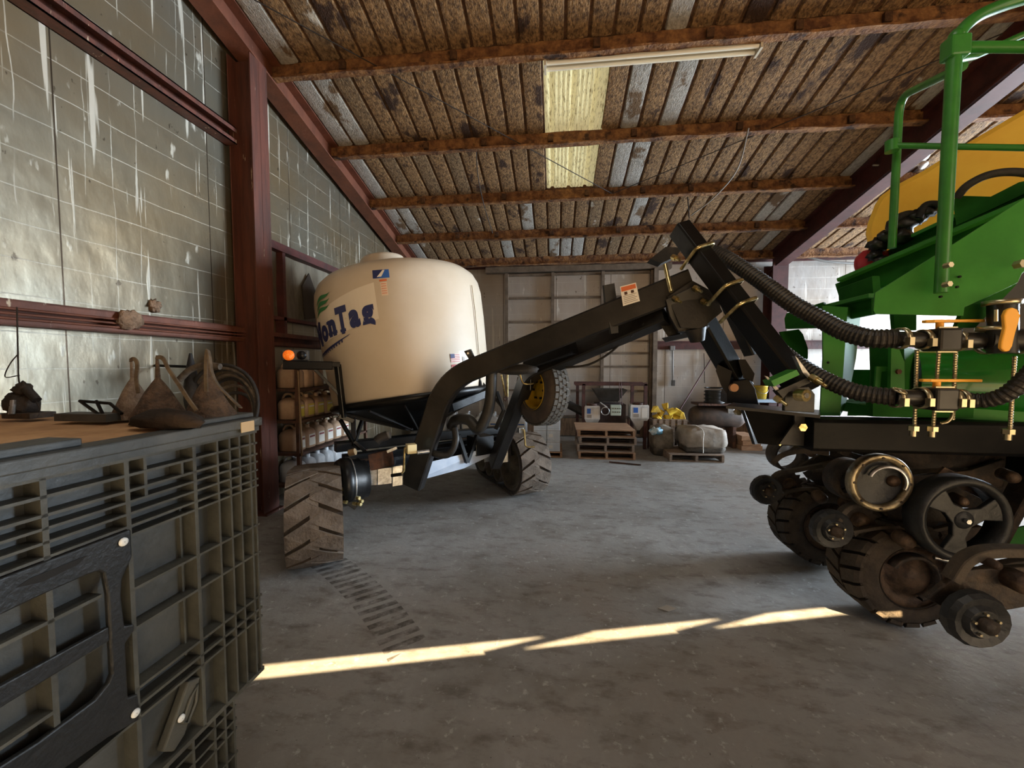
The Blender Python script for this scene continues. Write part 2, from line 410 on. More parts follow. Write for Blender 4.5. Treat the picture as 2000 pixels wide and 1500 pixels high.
# ---------------- building ----------------
XL, XR, YB, YF = -3.45, 13.0, 9.2, -3.0
def rz(y): return 4.02+0.225*(9.2-y)
mb = MB(); mb.bx(XL-0.4, XR+0.4, YF-0.2, YB+0.3, -0.2, 0.0); o = struct(mb.build('floor', FLOOR, loc=(0, 0, 0)))
mb = MB(); mb.bx(-30, 40, -40, YF-0.2, -0.22, -0.02); struct(mb.build('ground', CONC, loc=(0, 0, 0)))
# end wall on the left: foil insulation between steel girts
mb = MB(); mb.prism([(XL, YF, 0), (XL, YB, 0), (XL, YB, rz(YB)), (XL, YF, rz(YF))], (-0.15, 0, 0))
wl = struct(mb.build('wall_left', FOIL_L, loc=(0, 0, 0)))
mb = MB(); mb.bx(XL-0.15, 1.0, YB, YB+0.15, 0, 4.05); mb.bx(2.2, XR, YB, YB+0.15, 0, 4.05); mb.bx(1.0, 2.2, YB, YB+0.15, 0, 4.05)
wb = struct(mb.build('wall_back', FOIL_B, loc=(0, 0, 0)))
# right end wall with the open side door
FOILX = FOIL_L
mb = MB(); mb.bx(XR, XR+0.15, YF, 5.0, 0, rz(0)-0.3); mb.bx(XR, XR+0.15, 8.8, YB, 0, 4.0); mb.bx(XR, XR+0.15, 5.0, 8.8, 4.15, 4.9)
mb.prism([(XR, YF, rz(0)-0.3), (XR, 5.0, rz(0)-0.3), (XR, 5.0, rz(5.0)), (XR, YF, rz(YF))], (0.15, 0, 0))
struct(mb.build('wall_right', FOILX, loc=(0, 0, 0)))
# front wall behind the photographer: open doorway below, cladding above with an unseen gap shaped to cast the sun strip
def slit(x): return 2.680+(x-2.55)*0.1186
mb = MB()
mb.bx(XL-0.1, -1.6, YF-0.1, YF, 0, 1.5); mb.bx(9.0, XR, YF-0.1, YF, 0, 1.5)
X0, X1 = 2.50, 6.92
mb.prism([(XL-0.1, YF, 1.45), (X0, YF, 1.45), (X0, YF, rz(YF)), (XL-0.1, YF, rz(YF))], (0, -0.02, 0))
mb.prism([(X1, YF, 1.45), (XR, YF, 1.45), (XR, YF, rz(YF)), (X1, YF, rz(YF))], (0, -0.02, 0))
mb.prism([(X0, YF, 1.45), (X1, YF, 1.45), (X1, YF, slit(X1)-0.018), (X0, YF, slit(X0)-0.023)], (0, -0.004, 0))
mb.prism([(X0, YF, slit(X0)+0.023), (X1, YF, slit(X1)+0.018), (X1, YF, rz(YF)), (X0, YF, rz(YF))], (0, -0.004, 0))
# unseen battens added to break up the sun strip on the floor
for xc in (4.395, 5.806):
    z0, z1 = slit(xc-0.42)-0.026, slit(xc+0.42)+0.026
    mb.prism([(xc-0.42, YF+0.002, z0-0.012), (xc+0.42, YF+0.002, z1-0.012), (xc+0.42, YF+0.002, z1+0.012), (xc-0.42, YF+0.002, z0+0.012)], (0, 0.004, 0))
struct(mb.build('wall_front', RUST, loc=(0, 0, 0)))

# roof deck with ribs between the purlins
mb = MB()
vs = [(XL-0.2, YF-0.4, rz(YF-0.4)), (XR+0.3, YF-0.4, rz(YF-0.4)), (XR+0.3, YB+0.3, rz(YB+0.3)), (XL-0.2, YB+0.3, rz(YB+0.3))]
SKY = [(-0.16, 0.64)]
# deck is cut where the translucent sheet lies (x -0.16..0.62, y 4.5..6.75)
def deck(x0, x1, y0, y1):
    mb.prism([(x0, y0, rz(y0)), (x1, y0, rz(y0)), (x1, y1, rz(y1)), (x0, y1, rz(y1))], (0, 0, 0.06))
deck(XL-0.2, -0.16, YF-0.4, YB+0.3); deck(0.62, XR+0.3, YF-0.4, YB+0.3); deck(-0.16, 0.62, YF-0.4, 4.5); deck(-0.16, 0.62, 6.78, YB+0.3)
ceil = struct(mb.build('ceiling', DECK, loc=(0, 0, 0)))
PUR = [3.2, 4.38, 5.58, 6.75, 7.88, 8.95]
PITCH = 0.25
nx0 = -3.42
white = {(0, 1), (1, 1), (1, 2), (2, 1), (3, 1), (3, 2), (4, 1), (0, 18), (1, 17), (1, 19), (2, 17), (2, 18), (3, 11), (4, 9), (4, 13), (4, 14), (4, 15), (3, 28), (3, 29), (4, 30), (1, 31), (2, 31), (0, 31), (3, 19)}
torn = {(0, 3), (2, 3), (2, 5), (2, 7), (3, 6), (3, 7), (3, 3), (4, 18), (3, 16), (4, 22), (4, 2), (0, 30), (1, 30), (4, 29), (1, 3)}
meshes = {}
def panel_mesh(bay, mt):
    k = (bay, mt.name)
    if k in meshes: return meshes[k]
    y0, y1 = PUR[bay]+0.03, PUR[bay+1]-0.0
    wd = 0.222; seg = 7; vs = []; fs = []
    prof = [(-wd/2, 0.004), (-wd/2+0.012, -0.016), (-wd*0.2, -0.021), (wd*0.2, -0.021), (wd/2-0.012, -0.016), (wd/2, 0.004)]
    for i in range(seg+1):
        y = y0+(y1-y0)*i/seg
        for x, z in prof:
            q = noise.noise(V((x*9, y*6, bay*3.1)))
            vs.append((x+0.006*q, y-y0, rz(y)-rz(y0)+z-0.006*abs(q)))
    P = len(prof)
    for i in range(seg):
        for j in range(P-1): fs.append((i*P+j, (i+1)*P+j, (i+1)*P+j+1, i*P+j+1))
    me = bpy.data.meshes.new('roof_panel'); me.from_pydata(vs, [], fs); me.materials.append(mt); me.update()
    meshes[k] = me; return me
cnt = 0
for bay in range(5):
    for i in range(46):
        xc = nx0+PITCH*(i+0.5)
        if xc > 8.0 or (bay < 1 and xc > 5.2): continue
        if -0.2 < xc < 0.62 and bay in (1, 2): continue
        if abs(xc-4.68) < 0.05: continue
        mt = PAN3 if (bay, i) in white else (PAN2 if (bay, i) in torn else PAN1)
        o = bpy.data.objects.new('roof_panel', panel_mesh(bay, mt)); COL.objects.link(o)
        o.location = (xc, PUR[bay]+0.03, rz(PUR[bay]+0.03)-0.002); o.parent = ceil; cnt += 1
# strip of deck between the last purlin and the wall, and near part over the photographer
def purlin_mesh(x0, x1, y, dep=0.2):
    m = MB(); n = int((x1-x0)/0.14); vs = []; fs = []
    prof = [(0.07, 0.01), (0.07, -0.012), (0.008, -0.014), (0.004, -dep+0.012), (-0.075, -dep+0.008), (-0.075, -dep-0.012), (0.02, -dep-0.012), (0.026, -0.03)]
    for i in range(n+1):
        x = x0+(x1-x0)*i/n
        for k, (dy, dz) in enumerate(prof):
            q = noise.noise_vector(V((x*3.1, y+k*0.7, k)))
            vs.append((x, y+dy+0.016*q.y, rz(y)+dz+0.016*q.z))
    P = len(prof)
    for i in range(n):
        for k in range(P): fs.append((i*P+k, (i+1)*P+k, (i+1)*P+(k+1) % P, i*P+(k+1) % P))
    fs += [tuple(range(P)), tuple(range(n*P+P-1, n*P-1, -1))]
    m.add(vs, fs, False); return m
for i, y in enumerate(PUR):
    for x0, x1 in ((XL+0.02, 4.52), (4.7, XR)):
        p = purlin_mesh(x0, x1, y, 0.2); b = p.build('purlin', RUST, ceil)
    # clips and rod holes
for y in PUR[1:5]:
    m = MB()
    for x in (-2.1, -1.0, 0.2, 1.25, 2.3, 3.4):
        m.box((x+0.3*math.sin(y*3+x), y-0.012, rz(y)-0.1), (0.07, 0.04, 0.09))
    m.build('purlin_clip', DECK, ceil)
m = MB(); m.bx(XL, XR, YB-0.06, YB, 3.86, 4.02); m.build('eave_strut', DRED, ceil)
# translucent roof sheet
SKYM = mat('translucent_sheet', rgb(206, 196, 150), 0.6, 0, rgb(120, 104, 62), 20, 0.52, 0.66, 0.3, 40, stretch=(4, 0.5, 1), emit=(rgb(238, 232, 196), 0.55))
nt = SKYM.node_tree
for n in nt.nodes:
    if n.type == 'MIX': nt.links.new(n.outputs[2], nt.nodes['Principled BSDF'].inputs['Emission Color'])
m = MB(); vs = []; fs = []
n = 48; x0, x1 = -0.17, 0.63
ys = [4.42, 6.82]
for y in ys:
    for k in range(n+1):
        x = x0+(x1-x0)*k/n; ph = (k % 16)
        vs.append((x, y, rz(y)+0.03+(0.03 if ph in (5, 6, 7) else 0)+0.004*math.sin(k*1.9)))
for k in range(n): fs.append((k, k+1, n+1+k+1, n+1+k))
m.add(vs, fs)
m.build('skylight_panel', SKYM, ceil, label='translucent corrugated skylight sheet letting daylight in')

# rafters
def ibeam(m, p0, p1, dep0, dep1, fl, tf=0.018, tw=0.012, up=V((0, 0, 1))):
    p0, p1 = V(p0), V(p1)   # p = top-centre line; depth hangs down
    d = (p1-p0).normalized(); s = up.cross(d).normalized()
    def sl(a, b, za0, za1, zb0, zb1):
        vs = []
        for p, z0, z1 in ((p0, za0, za1), (p1, zb0, zb1)):
            vs += [p+s*a+up*z0, p+s*b+up*z0, p+s*b+up*z1, p+s*a+up*z1]
        m.add(vs, [(3, 2, 1, 0), (4, 5, 6, 7), (0, 1, 5, 4), (1, 2, 6, 5), (2, 3, 7, 6), (3, 0, 4, 7)])
    sl(-fl/2, fl/2, -tf, 0, -tf, 0)
    sl(-fl/2, fl/2, -dep0, -dep0+tf, -dep1, -dep1+tf)
    sl(-tw/2, tw/2, -dep0+tf, -tf, -dep1+tf, -tf)
m = MB(); ibeam(m, (-3.27, YF+0.1, rz(YF)-0.02), (-3.27, YB-0.02, rz(YB)-0.02), 0.30, 0.30, 0.22)
struct(m.build('trim_1', RED, loc=(0, 0, 0)))['label'] = 'red oxide rafter along the left wall'
m = MB(); ibeam(m, (4.6, YF+0.1, rz(YF)-0.02), (4.6, YB-0.1, rz(YB)-0.02), 0.62, 0.36, 0.22)
o = struct(m.build('trim_2', DRED, loc=(0, 0, 0))); o['label'] = 'dark red rafter over the planter'
m = MB(); m.prism([(4.5, YF+0.1, rz(YF)-0.66), (4.72, YF+0.1, rz(YF)-0.66), (4.72, YB-0.1, rz(YB)-0.395), (4.5, YB-0.1, rz(YB)-0.395)], (0, 0, -0.012))
m.build('flange', PINK, o)
# columns
def column(m, x, y, z0, z1, dx, dy, t=0.012):
    """I column: flanges face +-x, web along x"""
    m.bx(x-dx/2, x-dx/2+t, y-dy/2, y+dy/2, z0, z1); m.bx(x+dx/2-t, x+dx/2, y-dy/2, y+dy/2, z0, z1)
    m.bx(x-dx/2, x+dx/2, y-t/2, y+t/2, z0, z1)
m = MB(); column(m, -3.28, 4.02, 0, 4.865, 0.26, 0.24); m.bx(-3.42, -3.1, 3.88, 4.16, 0, 0.02)
struct(m.build('trim_3', REDC, loc=(0, 0, 0)))['label'] = 'red oxide end wall column'
m = MB(); m.bx(4.45, 4.75, 8.78, 8.8, 0, 3.75); m.bx(4.59, 4.61, 8.8, 9.15, 0, 3.75); m.bx(4.45, 4.75, 9.13, 9.15, 0, 3.75)
struct(m.build('trim_4', PINK, loc=(0, 0, 0)))['label'] = 'faded red column under the right rafter'
# girts of the left wall: Z sections
def girt(m, x, y0, y1, z0, z1, dep=0.16):
    m.bx(x, x+dep, y0, y1, z1-0.012, z1); m.bx(x, x+0.012, y0, y1, z0, z1); m.bx(x+dep-0.008, x+dep, y0, y1, z1-0.05, z1)
    m.bx(x, x+dep, y0, y1, z0, z0+0.012); m.bx(x+dep-0.008, x+dep, y0, y1, z0, z0+0.045)
m = MB(); girt(m, XL, YF, 3.9, 3.94, 4.11, 0.13); struct(m.build('trim_5', REDC, loc=(0, 0, 0)))['label'] = 'upper red wall girt'
m = MB(); girt(m, XL, YF, 3.9, 1.89, 2.05, 0.14)
for z in (1.93, 1.96, 1.99): m.cyl((XL+0.15, YF, z), (XL+0.15, 3.9, z), 0.009, n=6)
struct(m.build('trim_6', RED, loc=(0, 0, 0)))['label'] = 'lower red wall girt with cables along it'
m = MB(); girt(m, XL, 4.15, YB, 1.87, 2.03, 0.14); struct(m.build('trim_7', REDC, loc=(0, 0, 0)))['label'] = 'lower red girt behind the column'
m = MB(); m.bx(2.2, 4.45, 9.06, YB, 1.98, 2.16); m.bx(4.75, XR, 9.06, YB, 1.98, 2.16)
m.bx(2.2, 4.45, 9.0, 9.07, 2.14, 2.16); m.bx(4.75, XR, 9.0, 9.07, 2.14, 2.16)
struct(m.build('trim_8', DRED, loc=(0, 0, 0)))['label'] = 'red girt on the back wall'
# framed opening in the left wall, papered over
PAPER = mat('grimy_window_covering', rgb(128, 120, 104), 0.5, 0.2, rgb(84, 74, 60), 2.5, bump=0.5, bscale=5, stretch=(1, 1, 0.3))
wn = MB(); y0, y1, z0, z1 = 4.28, 6.6, 2.03, 3.02
wn.bx(XL, XL+0.1, y0-0.1, y0, z0-0.16, z1+0.08); wn.bx(XL, XL+0.1, y1, y1+0.1, z0-0.1, z1+0.08)
wn.bx(XL, XL+0.14, y0-0.1, y1+0.1, z1, z1+0.09); wn.bx(XL, XL+0.12, y0+0.28, y0+0.33, z0, z1); wn.bx(XL, XL+0.12, y0, y1, z0+0.16, z0+0.2)
win = struct(wn.build('window_1', DRED, loc=(0, 0, 0)))
m = MB(); n = 18; vs = []; fs = []
for i in range(n+1):
    for j in range(7):
        y = y0+0.02+(y1-y0-0.04)*i/n; z = z0+0.2+(z1-z0-0.2)*j/6
        vs.append((XL+0.03+0.03*noise.noise(V((y*4, z*1.5, 1))), y, z))
for i in range(n):
    for j in range(6): fs.append((i*7+j, (i+1)*7+j, (i+1)*7+j+1, i*7+j+1))
m.add(vs, fs, True); m.build('pane', PAPER, win)
m = MB(); m.prism([(XL+0.09, 5.0, 2.25), (XL+0.09, 5.25, 2.3), (XL+0.07, 5.32, 2.6), (XL+0.06, 5.15, 2.9), (XL+0.06, 5.0, 2.7)], (0.015, 0, 0)); m.build('rag', mat('dark_rag', rgb(58, 50, 42), 0.9), win)

# big sliding door in the back wall
DW = mat('door_infill', rgb(168, 158, 142), 0.7, 0.1, rgb(150, 140, 128), 2)
RAIL = mat('door_rail', rgb(112, 96, 80), 0.6, 0.1, rgb(90, 76, 62), 6)
m = MB(); m.bx(-1.15, 2.14, 9.13, YB+0.01, 0.0, 3.72)
door = struct(m.build('door_1', FOIL_B, loc=(0, 0, 0)))
for x in (-1.12, -0.07, 1.04, 2.11):
    m = MB(); m.bx(x-0.035, x+0.035, 9.04, 9.14, 0.0, 3.72); m.build('stile', RAIL, door)
for z in (0.46, 1.05, 1.6, 1.9, 2.17, 2.62, 3.16, 3.68):
    m = MB(); m.bx(-1.12, 2.11, 9.08, 9.125, z-0.022, z+0.022); m.build('rail', RAIL, door)
m = MB(); m.bx(2.13, 2.22, 8.98, YB, 0, 3.75); struct(m.build('trim_9', RAIL, loc=(0, 0, 0)))['label'] = 'door post beside the sliding door'
m = MB(); m.bx(-1.6, 2.5, 9.0, YB, 3.74, 3.86); struct(m.build('trim_10', RAIL, loc=(0, 0, 0)))['label'] = 'sliding door track'
m = MB(); m.bx(-1.1, 2.09, 9.06, 9.12, 0.02, 0.42); m.build('kick_panel', PLY, door)
# wall dado with sacks stain
m = MB(); m.bx(2.25, 4.4, 9.16, YB+0.002, 0, 0.35); struct(m.build('baseboard_back', PLY, loc=(0, 0, 0)))

# sag rods and cables under the roof
WIRE = mat('dark_wire', rgb(40, 32, 26), 0.7)
def rod(name, a, b, r, label, mt=None):
    m = MB(); m.cyl(a, b, r, n=6); return m.build(name, mt or WIRE, ceil)
rod('brace_rod', (-3.1, 3.5, rz(3.5)-0.12), (0.9, 6.7, rz(6.7)-0.16), 0.006, 'thin diagonal brace rod from the left rafter to the skylight')
rod('brace_rod', (4.4, 4.6, rz(4.6)-0.12), (0.9, 6.7, rz(6.7)-0.16), 0.006, 'thin diagonal brace rod from the right rafter to the skylight')
a = PY(930, 285, 5.6); b = D(962, 455, 6.6)
m = MB(); m.tube(spline([a, D(933, 340, 5.8), D(945, 400, 6.2), b], 6), 0.007, 6); tag(m.build('hanging_cable', WIRE), 'grey cable hanging from a purlin above the tank', 'cable')
m = MB(); m.tube(spline([D(1462, 250, 5.0), D(1440, 330, 5.2), D(1395, 385, 5.4), D(1350, 420, 5.6)], 8), 0.010, 6)
tag(m.build('hanging_cable', mat('grey_cable', rgb(120, 112, 100), 0.6)), 'grey cable drooping under the roof near the planter post', 'cable')
m = MB(); m.cyl(D(1343, 385, 5.9), D(1346, 425, 5.7), 0.008, n=6); m.build('hanger_rod', WIRE, ceil)
m = MB(); m.tube(spline([PY(1545, 490, 9.1), PY(1600, 508, 9.05), PY(1660, 514, 9.05), PY(1720, 514, 9.05), PY(1800, 512, 9.05)], 6), 0.025, 8)
m.build('cable', mat('grey_sheath', rgb(118, 116, 112), 0.6), wb)
# fluorescent fitting
f0 = V((-0.14, 4.46, 4.90)); f1 = V((2.06, 4.46, 4.90))
FT = thing('strip_light', 'long white twin tube strip light under the first purlin', 'light', (1.0, 4.46, 4.90))
LW = mat('white_enamel', rgb(206, 196, 176), 0.4)
m = MB(); m.prism([(f0.x, 4.40, 4.90), (f0.x, 4.37, 4.94), (f0.x, 4.45, 4.99), (f0.x, 4.47, 4.99), (f0.x, 4.55, 4.94), (f0.x, 4.52, 4.90)], (f1.x-f0.x, 0, 0)); m.build('housing', LW, FT)
TUBE = mat('glass_tube', rgb(232, 226, 208), 0.25, emit=(rgb(255, 240, 210), 0.05))
for dy in (-0.045, 0.045):
    m = MB(); m.cyl((f0.x+0.03, 4.46+dy, 4.875), (f1.x-0.03, 4.46+dy, 4.875), 0.019, n=10); m.build('tube', TUBE, FT)
for x in (f0.x+0.01, f1.x-0.01):
    m = MB(); m.bx(x-0.012, x+0.012, 4.385, 4.535, 4.84, 4.92); m.build('end_cap', LW, FT)
for x in (0.5, 1.6):
    m = MB(); m.cyl((x, 4.46, 4.97), (x, 4.42, 5.1), 0.004, n=5); m.build('hanger', WIRE, FT)

BARM = mat('toolbar_black', rgb(12, 12, 12), 0.5, 0.0, rgb(26, 24, 22), 6, 0.45, 0.7, 0.05, 40, spec=0.12)
# ================= tank cart =================
GT = V((0.53, -0.85, 0)).normalized()          # rolling direction of the tracks
CART = thing('tank_cart', 'tall white poly tank cart on rubber tracks with a bent black tongue', 'cart', (-1.5, 4.6, 0))

def make_track(loc, g, deep=True):
    root = bpy.data.objects.new('rubber_track', None); COL.objects.link(root)
    root.location = loc - worg(CART); root.parent = CART
    gx = V(g).normalized(); lx = V((-gx.y, gx.x, 0))    # lx = left of travel
    o = V(loc); R = 0.39; Lh = 0.44; W = 0.40; r2 = 0.30
    # belt outline points (x along travel, z)
    pts = []
    cf = (Lh, R); cr = (-Lh-0.12, r2)
    # tangent angle of the upper run
    dx = cf[0]-cr[0]; dz = cf[1]-cr[1]; dd = math.hypot(dx, dz); al = math.atan2(dz, dx); be = math.asin((R-r2)/dd)
    th_top = min(math.pi/2+al+be, math.pi/2+0.35)
    seq = []
    nb = 16
    for i in range(nb+1):
        a = -math.pi/2+(th_top+math.pi/2)*i/nb
        seq.append((cf[0]+R*math.cos(a), cf[1]+R*math.sin(a), math.cos(a), math.sin(a)))
    for i in range(nb+1):
        a = th_top+(1.5*math.pi-th_top)*i/nb
        seq.append((cr[0]+r2*math.cos(a), cr[1]+r2*math.sin(a), math.cos(a), math.sin(a)))
    # resample by arc length
    cum = [0]
    for i in range(1, len(seq)+1):
        a, b = seq[i-1], seq[i % len(seq)]
        cum.append(cum[-1]+math.hypot(b[0]-a[0], b[1]-a[1]))
    total = cum[-1]
    def at(s):
        s = s % total
        for i in range(len(seq)):
            if s <= cum[i+1]+1e-9: break
        a, b = seq[i], seq[(i+1) % len(seq)]; f = (s-cum[i])/max(1e-9, cum[i+1]-cum[i])
        x = a[0]+(b[0]-a[0])*f; z = a[1]+(b[1]-a[1])*f; nx = a[2]+(b[2]-a[2])*f; nz = a[3]+(b[3]-a[3])*f
        q = math.hypot(nx, nz) or 1; return x, z, nx/q, nz/q
    def P(s, y, h):
        x, z, nx, nz = at(s); return o+gx*(x+nx*h)+lx*y+V((0, 0, z+nz*h))
    mb = MB(); N = 60; vs = []; fs = []
    T0, T1 = -0.055, -0.022
    for i in range(N):
        s = total*i/N
        vs += [P(s, -W/2, T0), P(s, W/2, T0), P(s, W/2, T1), P(s, -W/2, T1)]
    for i in range(N):
        j = (i+1) % N
        for k in range(4): fs.append((i*4+k, j*4+k, j*4+(k+1) % 4, i*4+(k+1) % 4))
    mb.add(vs, fs); mb.build('belt', DUSTDK, root)
    # chevron lugs, one object each side bar
    nl = 24; pitch = total/nl; skew = 0.13
    for i in range(nl):
        for side in (1, -1):
            s0 = i*pitch+(pitch/2 if side < 0 else 0)
            y0, y1 = (0.035 if side > 0 else -0.035)*1.0, side*W/2*0.995
            y0 = -side*0.03
            m = MB(); wd = pitch*0.80; vs = []
            for yy, ss in ((y0, 0.0), ((y0+y1)/2, 0.5), (y1, 1.0)):
                for ds in (0, wd):
                    s = s0-ss*skew+ds
                    for h in (T1-0.002, 0.0 if ss < 1 else -0.006): vs.append(P(s, yy, h))
            # per station 4 verts: (s,low)(s,high)(s+wd,low)(s+wd,high)
            fs = []
            for q in range(2):
                a = q*4; b = a+4
                fs += [(a, b, b+1, a+1), (a+1, b+1, b+3, a+3), (a+3, b+3, b+2, a+2)]
            fs += [(0, 1, 3, 2), (8, 10, 11, 9)]
            m.add(vs, fs); m.build('tread_lug', DUSTRUB, root)
    # wheels seen in the open side
    def wheel2(x, z, r, name, wd=0.13):
        for sgn in (-1, 1):
            m = MB(); c = o+gx*x+V((0, 0, z))+lx*(sgn*(W/2-0.075))
            m.lathe([(r, -wd/2), (r, wd/2), (r*0.84, wd/2), (r*0.80, wd*0.05), (r*0.34, -wd*0.05), (r*0.30, wd*0.42), (0.001, wd*0.42)], c, lx*sgn, 28)
            wobj = m.build(name, RIMD, root)
            m = MB(); m.lathe([(r+0.001, -wd/2), (r+0.012, -wd/2), (r+0.012, wd/2), (r*0.93, wd/2+0.002), (r*0.93, wd/2-0.01)], c, lx*sgn, 28); m.build('rubber_band', DUSTRUB, wobj)
    wheel2(cf[0], cf[1], R-0.07, 'drive_wheel'); wheel2(cr[0], cr[1], r2-0.07, 'idler_wheel')
    wheel2(0.02, 0.055+0.155, 0.15, 'roller', 0.1); wheel2(-0.30, 0.055+0.13, 0.125, 'roller', 0.1)
    m = MB(); a = o+lx*0.0; m.beam(o+gx*(-0.5)+V((0, 0, 0.30)), o+gx*0.4+V((0, 0, 0.38)), 0.12, 0.12); m.build('track_frame', BLK, root)
    return root
RIMD = mat('dusty_wheel_paint', rgb(104, 92, 70), 0.75, 0, rgb(60, 50, 40), 6, 0.4, 0.7, 0.2, 30)
TA = V((-1.985, 3.03, 0)) - GT*0.44
TB = V((-0.41, 4.98, 0)) - GT*0.44
make_track(TA, GT); make_track(TB, GT)

# --- poly tank ---
TC = V((-1.76, 4.80, 1.225)); tn = V((-0.15, 0.045, 1)).normalized()
t1, t2, t3 = basis(tn, (0, 1, 0)); t1 = V((1, 0, 0)); t1 = (t1-tn*t1.dot(tn)).normalized(); t2 = tn.cross(t1)
def TP(phi, h, r): return TC+tn*h+t1*(r*math.cos(phi))+t2*(r*math.sin(phi))
prof = [(0.93, 0.0), (0.955, 0.10), (0.975, 0.45), (1.0, 0.90), (1.005, 1.20), (0.99, 1.32), (0.95, 1.41), (0.88, 1.475), (0.76, 1.52), (0.60, 1.555), (0.45, 1.58), (0.27, 1.60)]
def tank_r(h):
    for (ra, ha), (rb, hb) in zip(prof, prof[1:]):
        if ha <= h <= hb: return ra+(rb-ra)*(h-ha)/(hb-ha)
    return prof[-1][0]
def lathe_t(m, pr, n=72, c=None):
    vs = []; fs = []
    for r, h in pr:
        for k in range(n): vs.append((c or TC)+tn*h+t1*(r*math.cos(2*math.pi*k/n))+t2*(r*math.sin(2*math.pi*k/n)))
    for i in range(len(pr)-1):
        for k in range(n): fs.append((i*n+k, i*n+(k+1) % n, (i+1)*n+(k+1) % n, (i+1)*n+k))
    m.add(vs, fs, True)
m = MB(); lathe_t(m, prof); tank = m.build('poly_tank', TANKW, CART)
m = MB(); c = TC+t1*(-0.12)+t2*(-0.12)
lathe_t(m, [(0.27, 1.55), (0.275, 1.72), (0.255, 1.755), (0.19, 1.78), (0.001, 1.785)], 36, c); m.build('tank_lid', TANKW, tank)
# vertical seam rib and edge strip
m = MB(); m.tube([TP(-0.30, h, tank_r(h)+0.015) for h in (1.2, 0.9, 0.6, 0.3, 0.02)], 0.006, 6); m.build('sight_tube', mat('clear_hose', rgb(190, 176, 150), 0.3), tank)
# black cone cradle under the tank
m = MB(); lathe_t(m, [(0.97, 0.03), (0.99, 0.0), (0.97, -0.045), (0.90, -0.06), (0.14, -0.36), (0.12, -0.40), (0.001, -0.40)], 48); cone = m.build('cone_cradle', BLK, CART)
for k in range(14):
    a = 2*math.pi*k/14
    m = MB(); m.beam(TP(a, -0.075, 0.88), TP(a, -0.375, 0.15), 0.012, 0.03, tn); m.build('cradle_rib', BLKD, cone)

# --- decals ---
def tpatch(name, phi0, phi1, h0, h1, mt, off=0.003, parent=None, n=10, slope=0.0):
    m = MB(); vs = []; fs = []
    for i in range(n+1):
        p = phi0+(phi1-phi0)*i/n
        for h in (h0, h1):
            hh = h+slope*(p-phi0); vs.append(TP(p, hh, tank_r(hh)+off))
    for i in range(n): fs.append((2*i, 2*i+2, 2*i+3, 2*i+1))
    m.add(vs, fs); return m.build(name, mt, parent or tank)
NAVY = mat('navy_print', rgb(44, 52, 98), 0.45); LGRN = mat('green_print', rgb(58, 128, 78), 0.45); PWHITE = mat('white_print', rgb(236, 228, 214), 0.5)
OR = mat('orange_print', rgb(214, 110, 62), 0.5); BLUEP = mat('blue_print', rgb(48, 98, 176), 0.45); REDPR = mat('red_print', rgb(170, 60, 58), 0.5); GREYP = mat('grey_print', rgb(150, 140, 130), 0.5)
def text_polys(s, size=1.0, bold=0.0):
    cu = bpy.data.curves.new('t', 'FONT'); cu.body = s; cu.size = size; cu.offset = bold; cu.resolution_u = 4
    o = bpy.data.objects.new('t', cu); COL.objects.link(o); bpy.context.view_layer.update()
    dg = bpy.context.evaluated_depsgraph_get(); me = bpy.data.meshes.new_from_object(o.evaluated_get(dg))
    import bmesh
    bm = bmesh.new(); bm.from_mesh(me); bmesh.ops.triangulate(bm, faces=bm.faces)
    # cut finely across so the letters can bend round the tank
    xs = [v.co.x for v in bm.verts]; x = min(xs)
    while x < max(xs):
        g = bm.verts[:]+bm.edges[:]+bm.faces[:]
        bmesh.ops.bisect_plane(bm, geom=g, plane_co=(x, 0, 0), plane_no=(1, 0, 0)); x += 0.05*size
    bmesh.ops.triangulate(bm, faces=bm.faces); bm.verts.index_update()
    vs = [v.co.copy() for v in bm.verts]; fs = [tuple(v.index for v in f.verts) for f in bm.faces]
    bm.free(); bpy.data.objects.remove(o); bpy.data.curves.remove(cu); bpy.data.meshes.remove(me)
    return vs, fs
PC = math.atan2(-0.96, 0.33)       # azimuth of the tank that faces the camera
def on_tank(vs, ph0, k, h0, off, curve=0.0, kz=1.0):
    out = []
    for v in vs:
        x = v.x*k; p = ph0+x; h = h0+v.y*kz+curve*x*x
        out.append(TP(p, h, tank_r(h)+off))
    return out
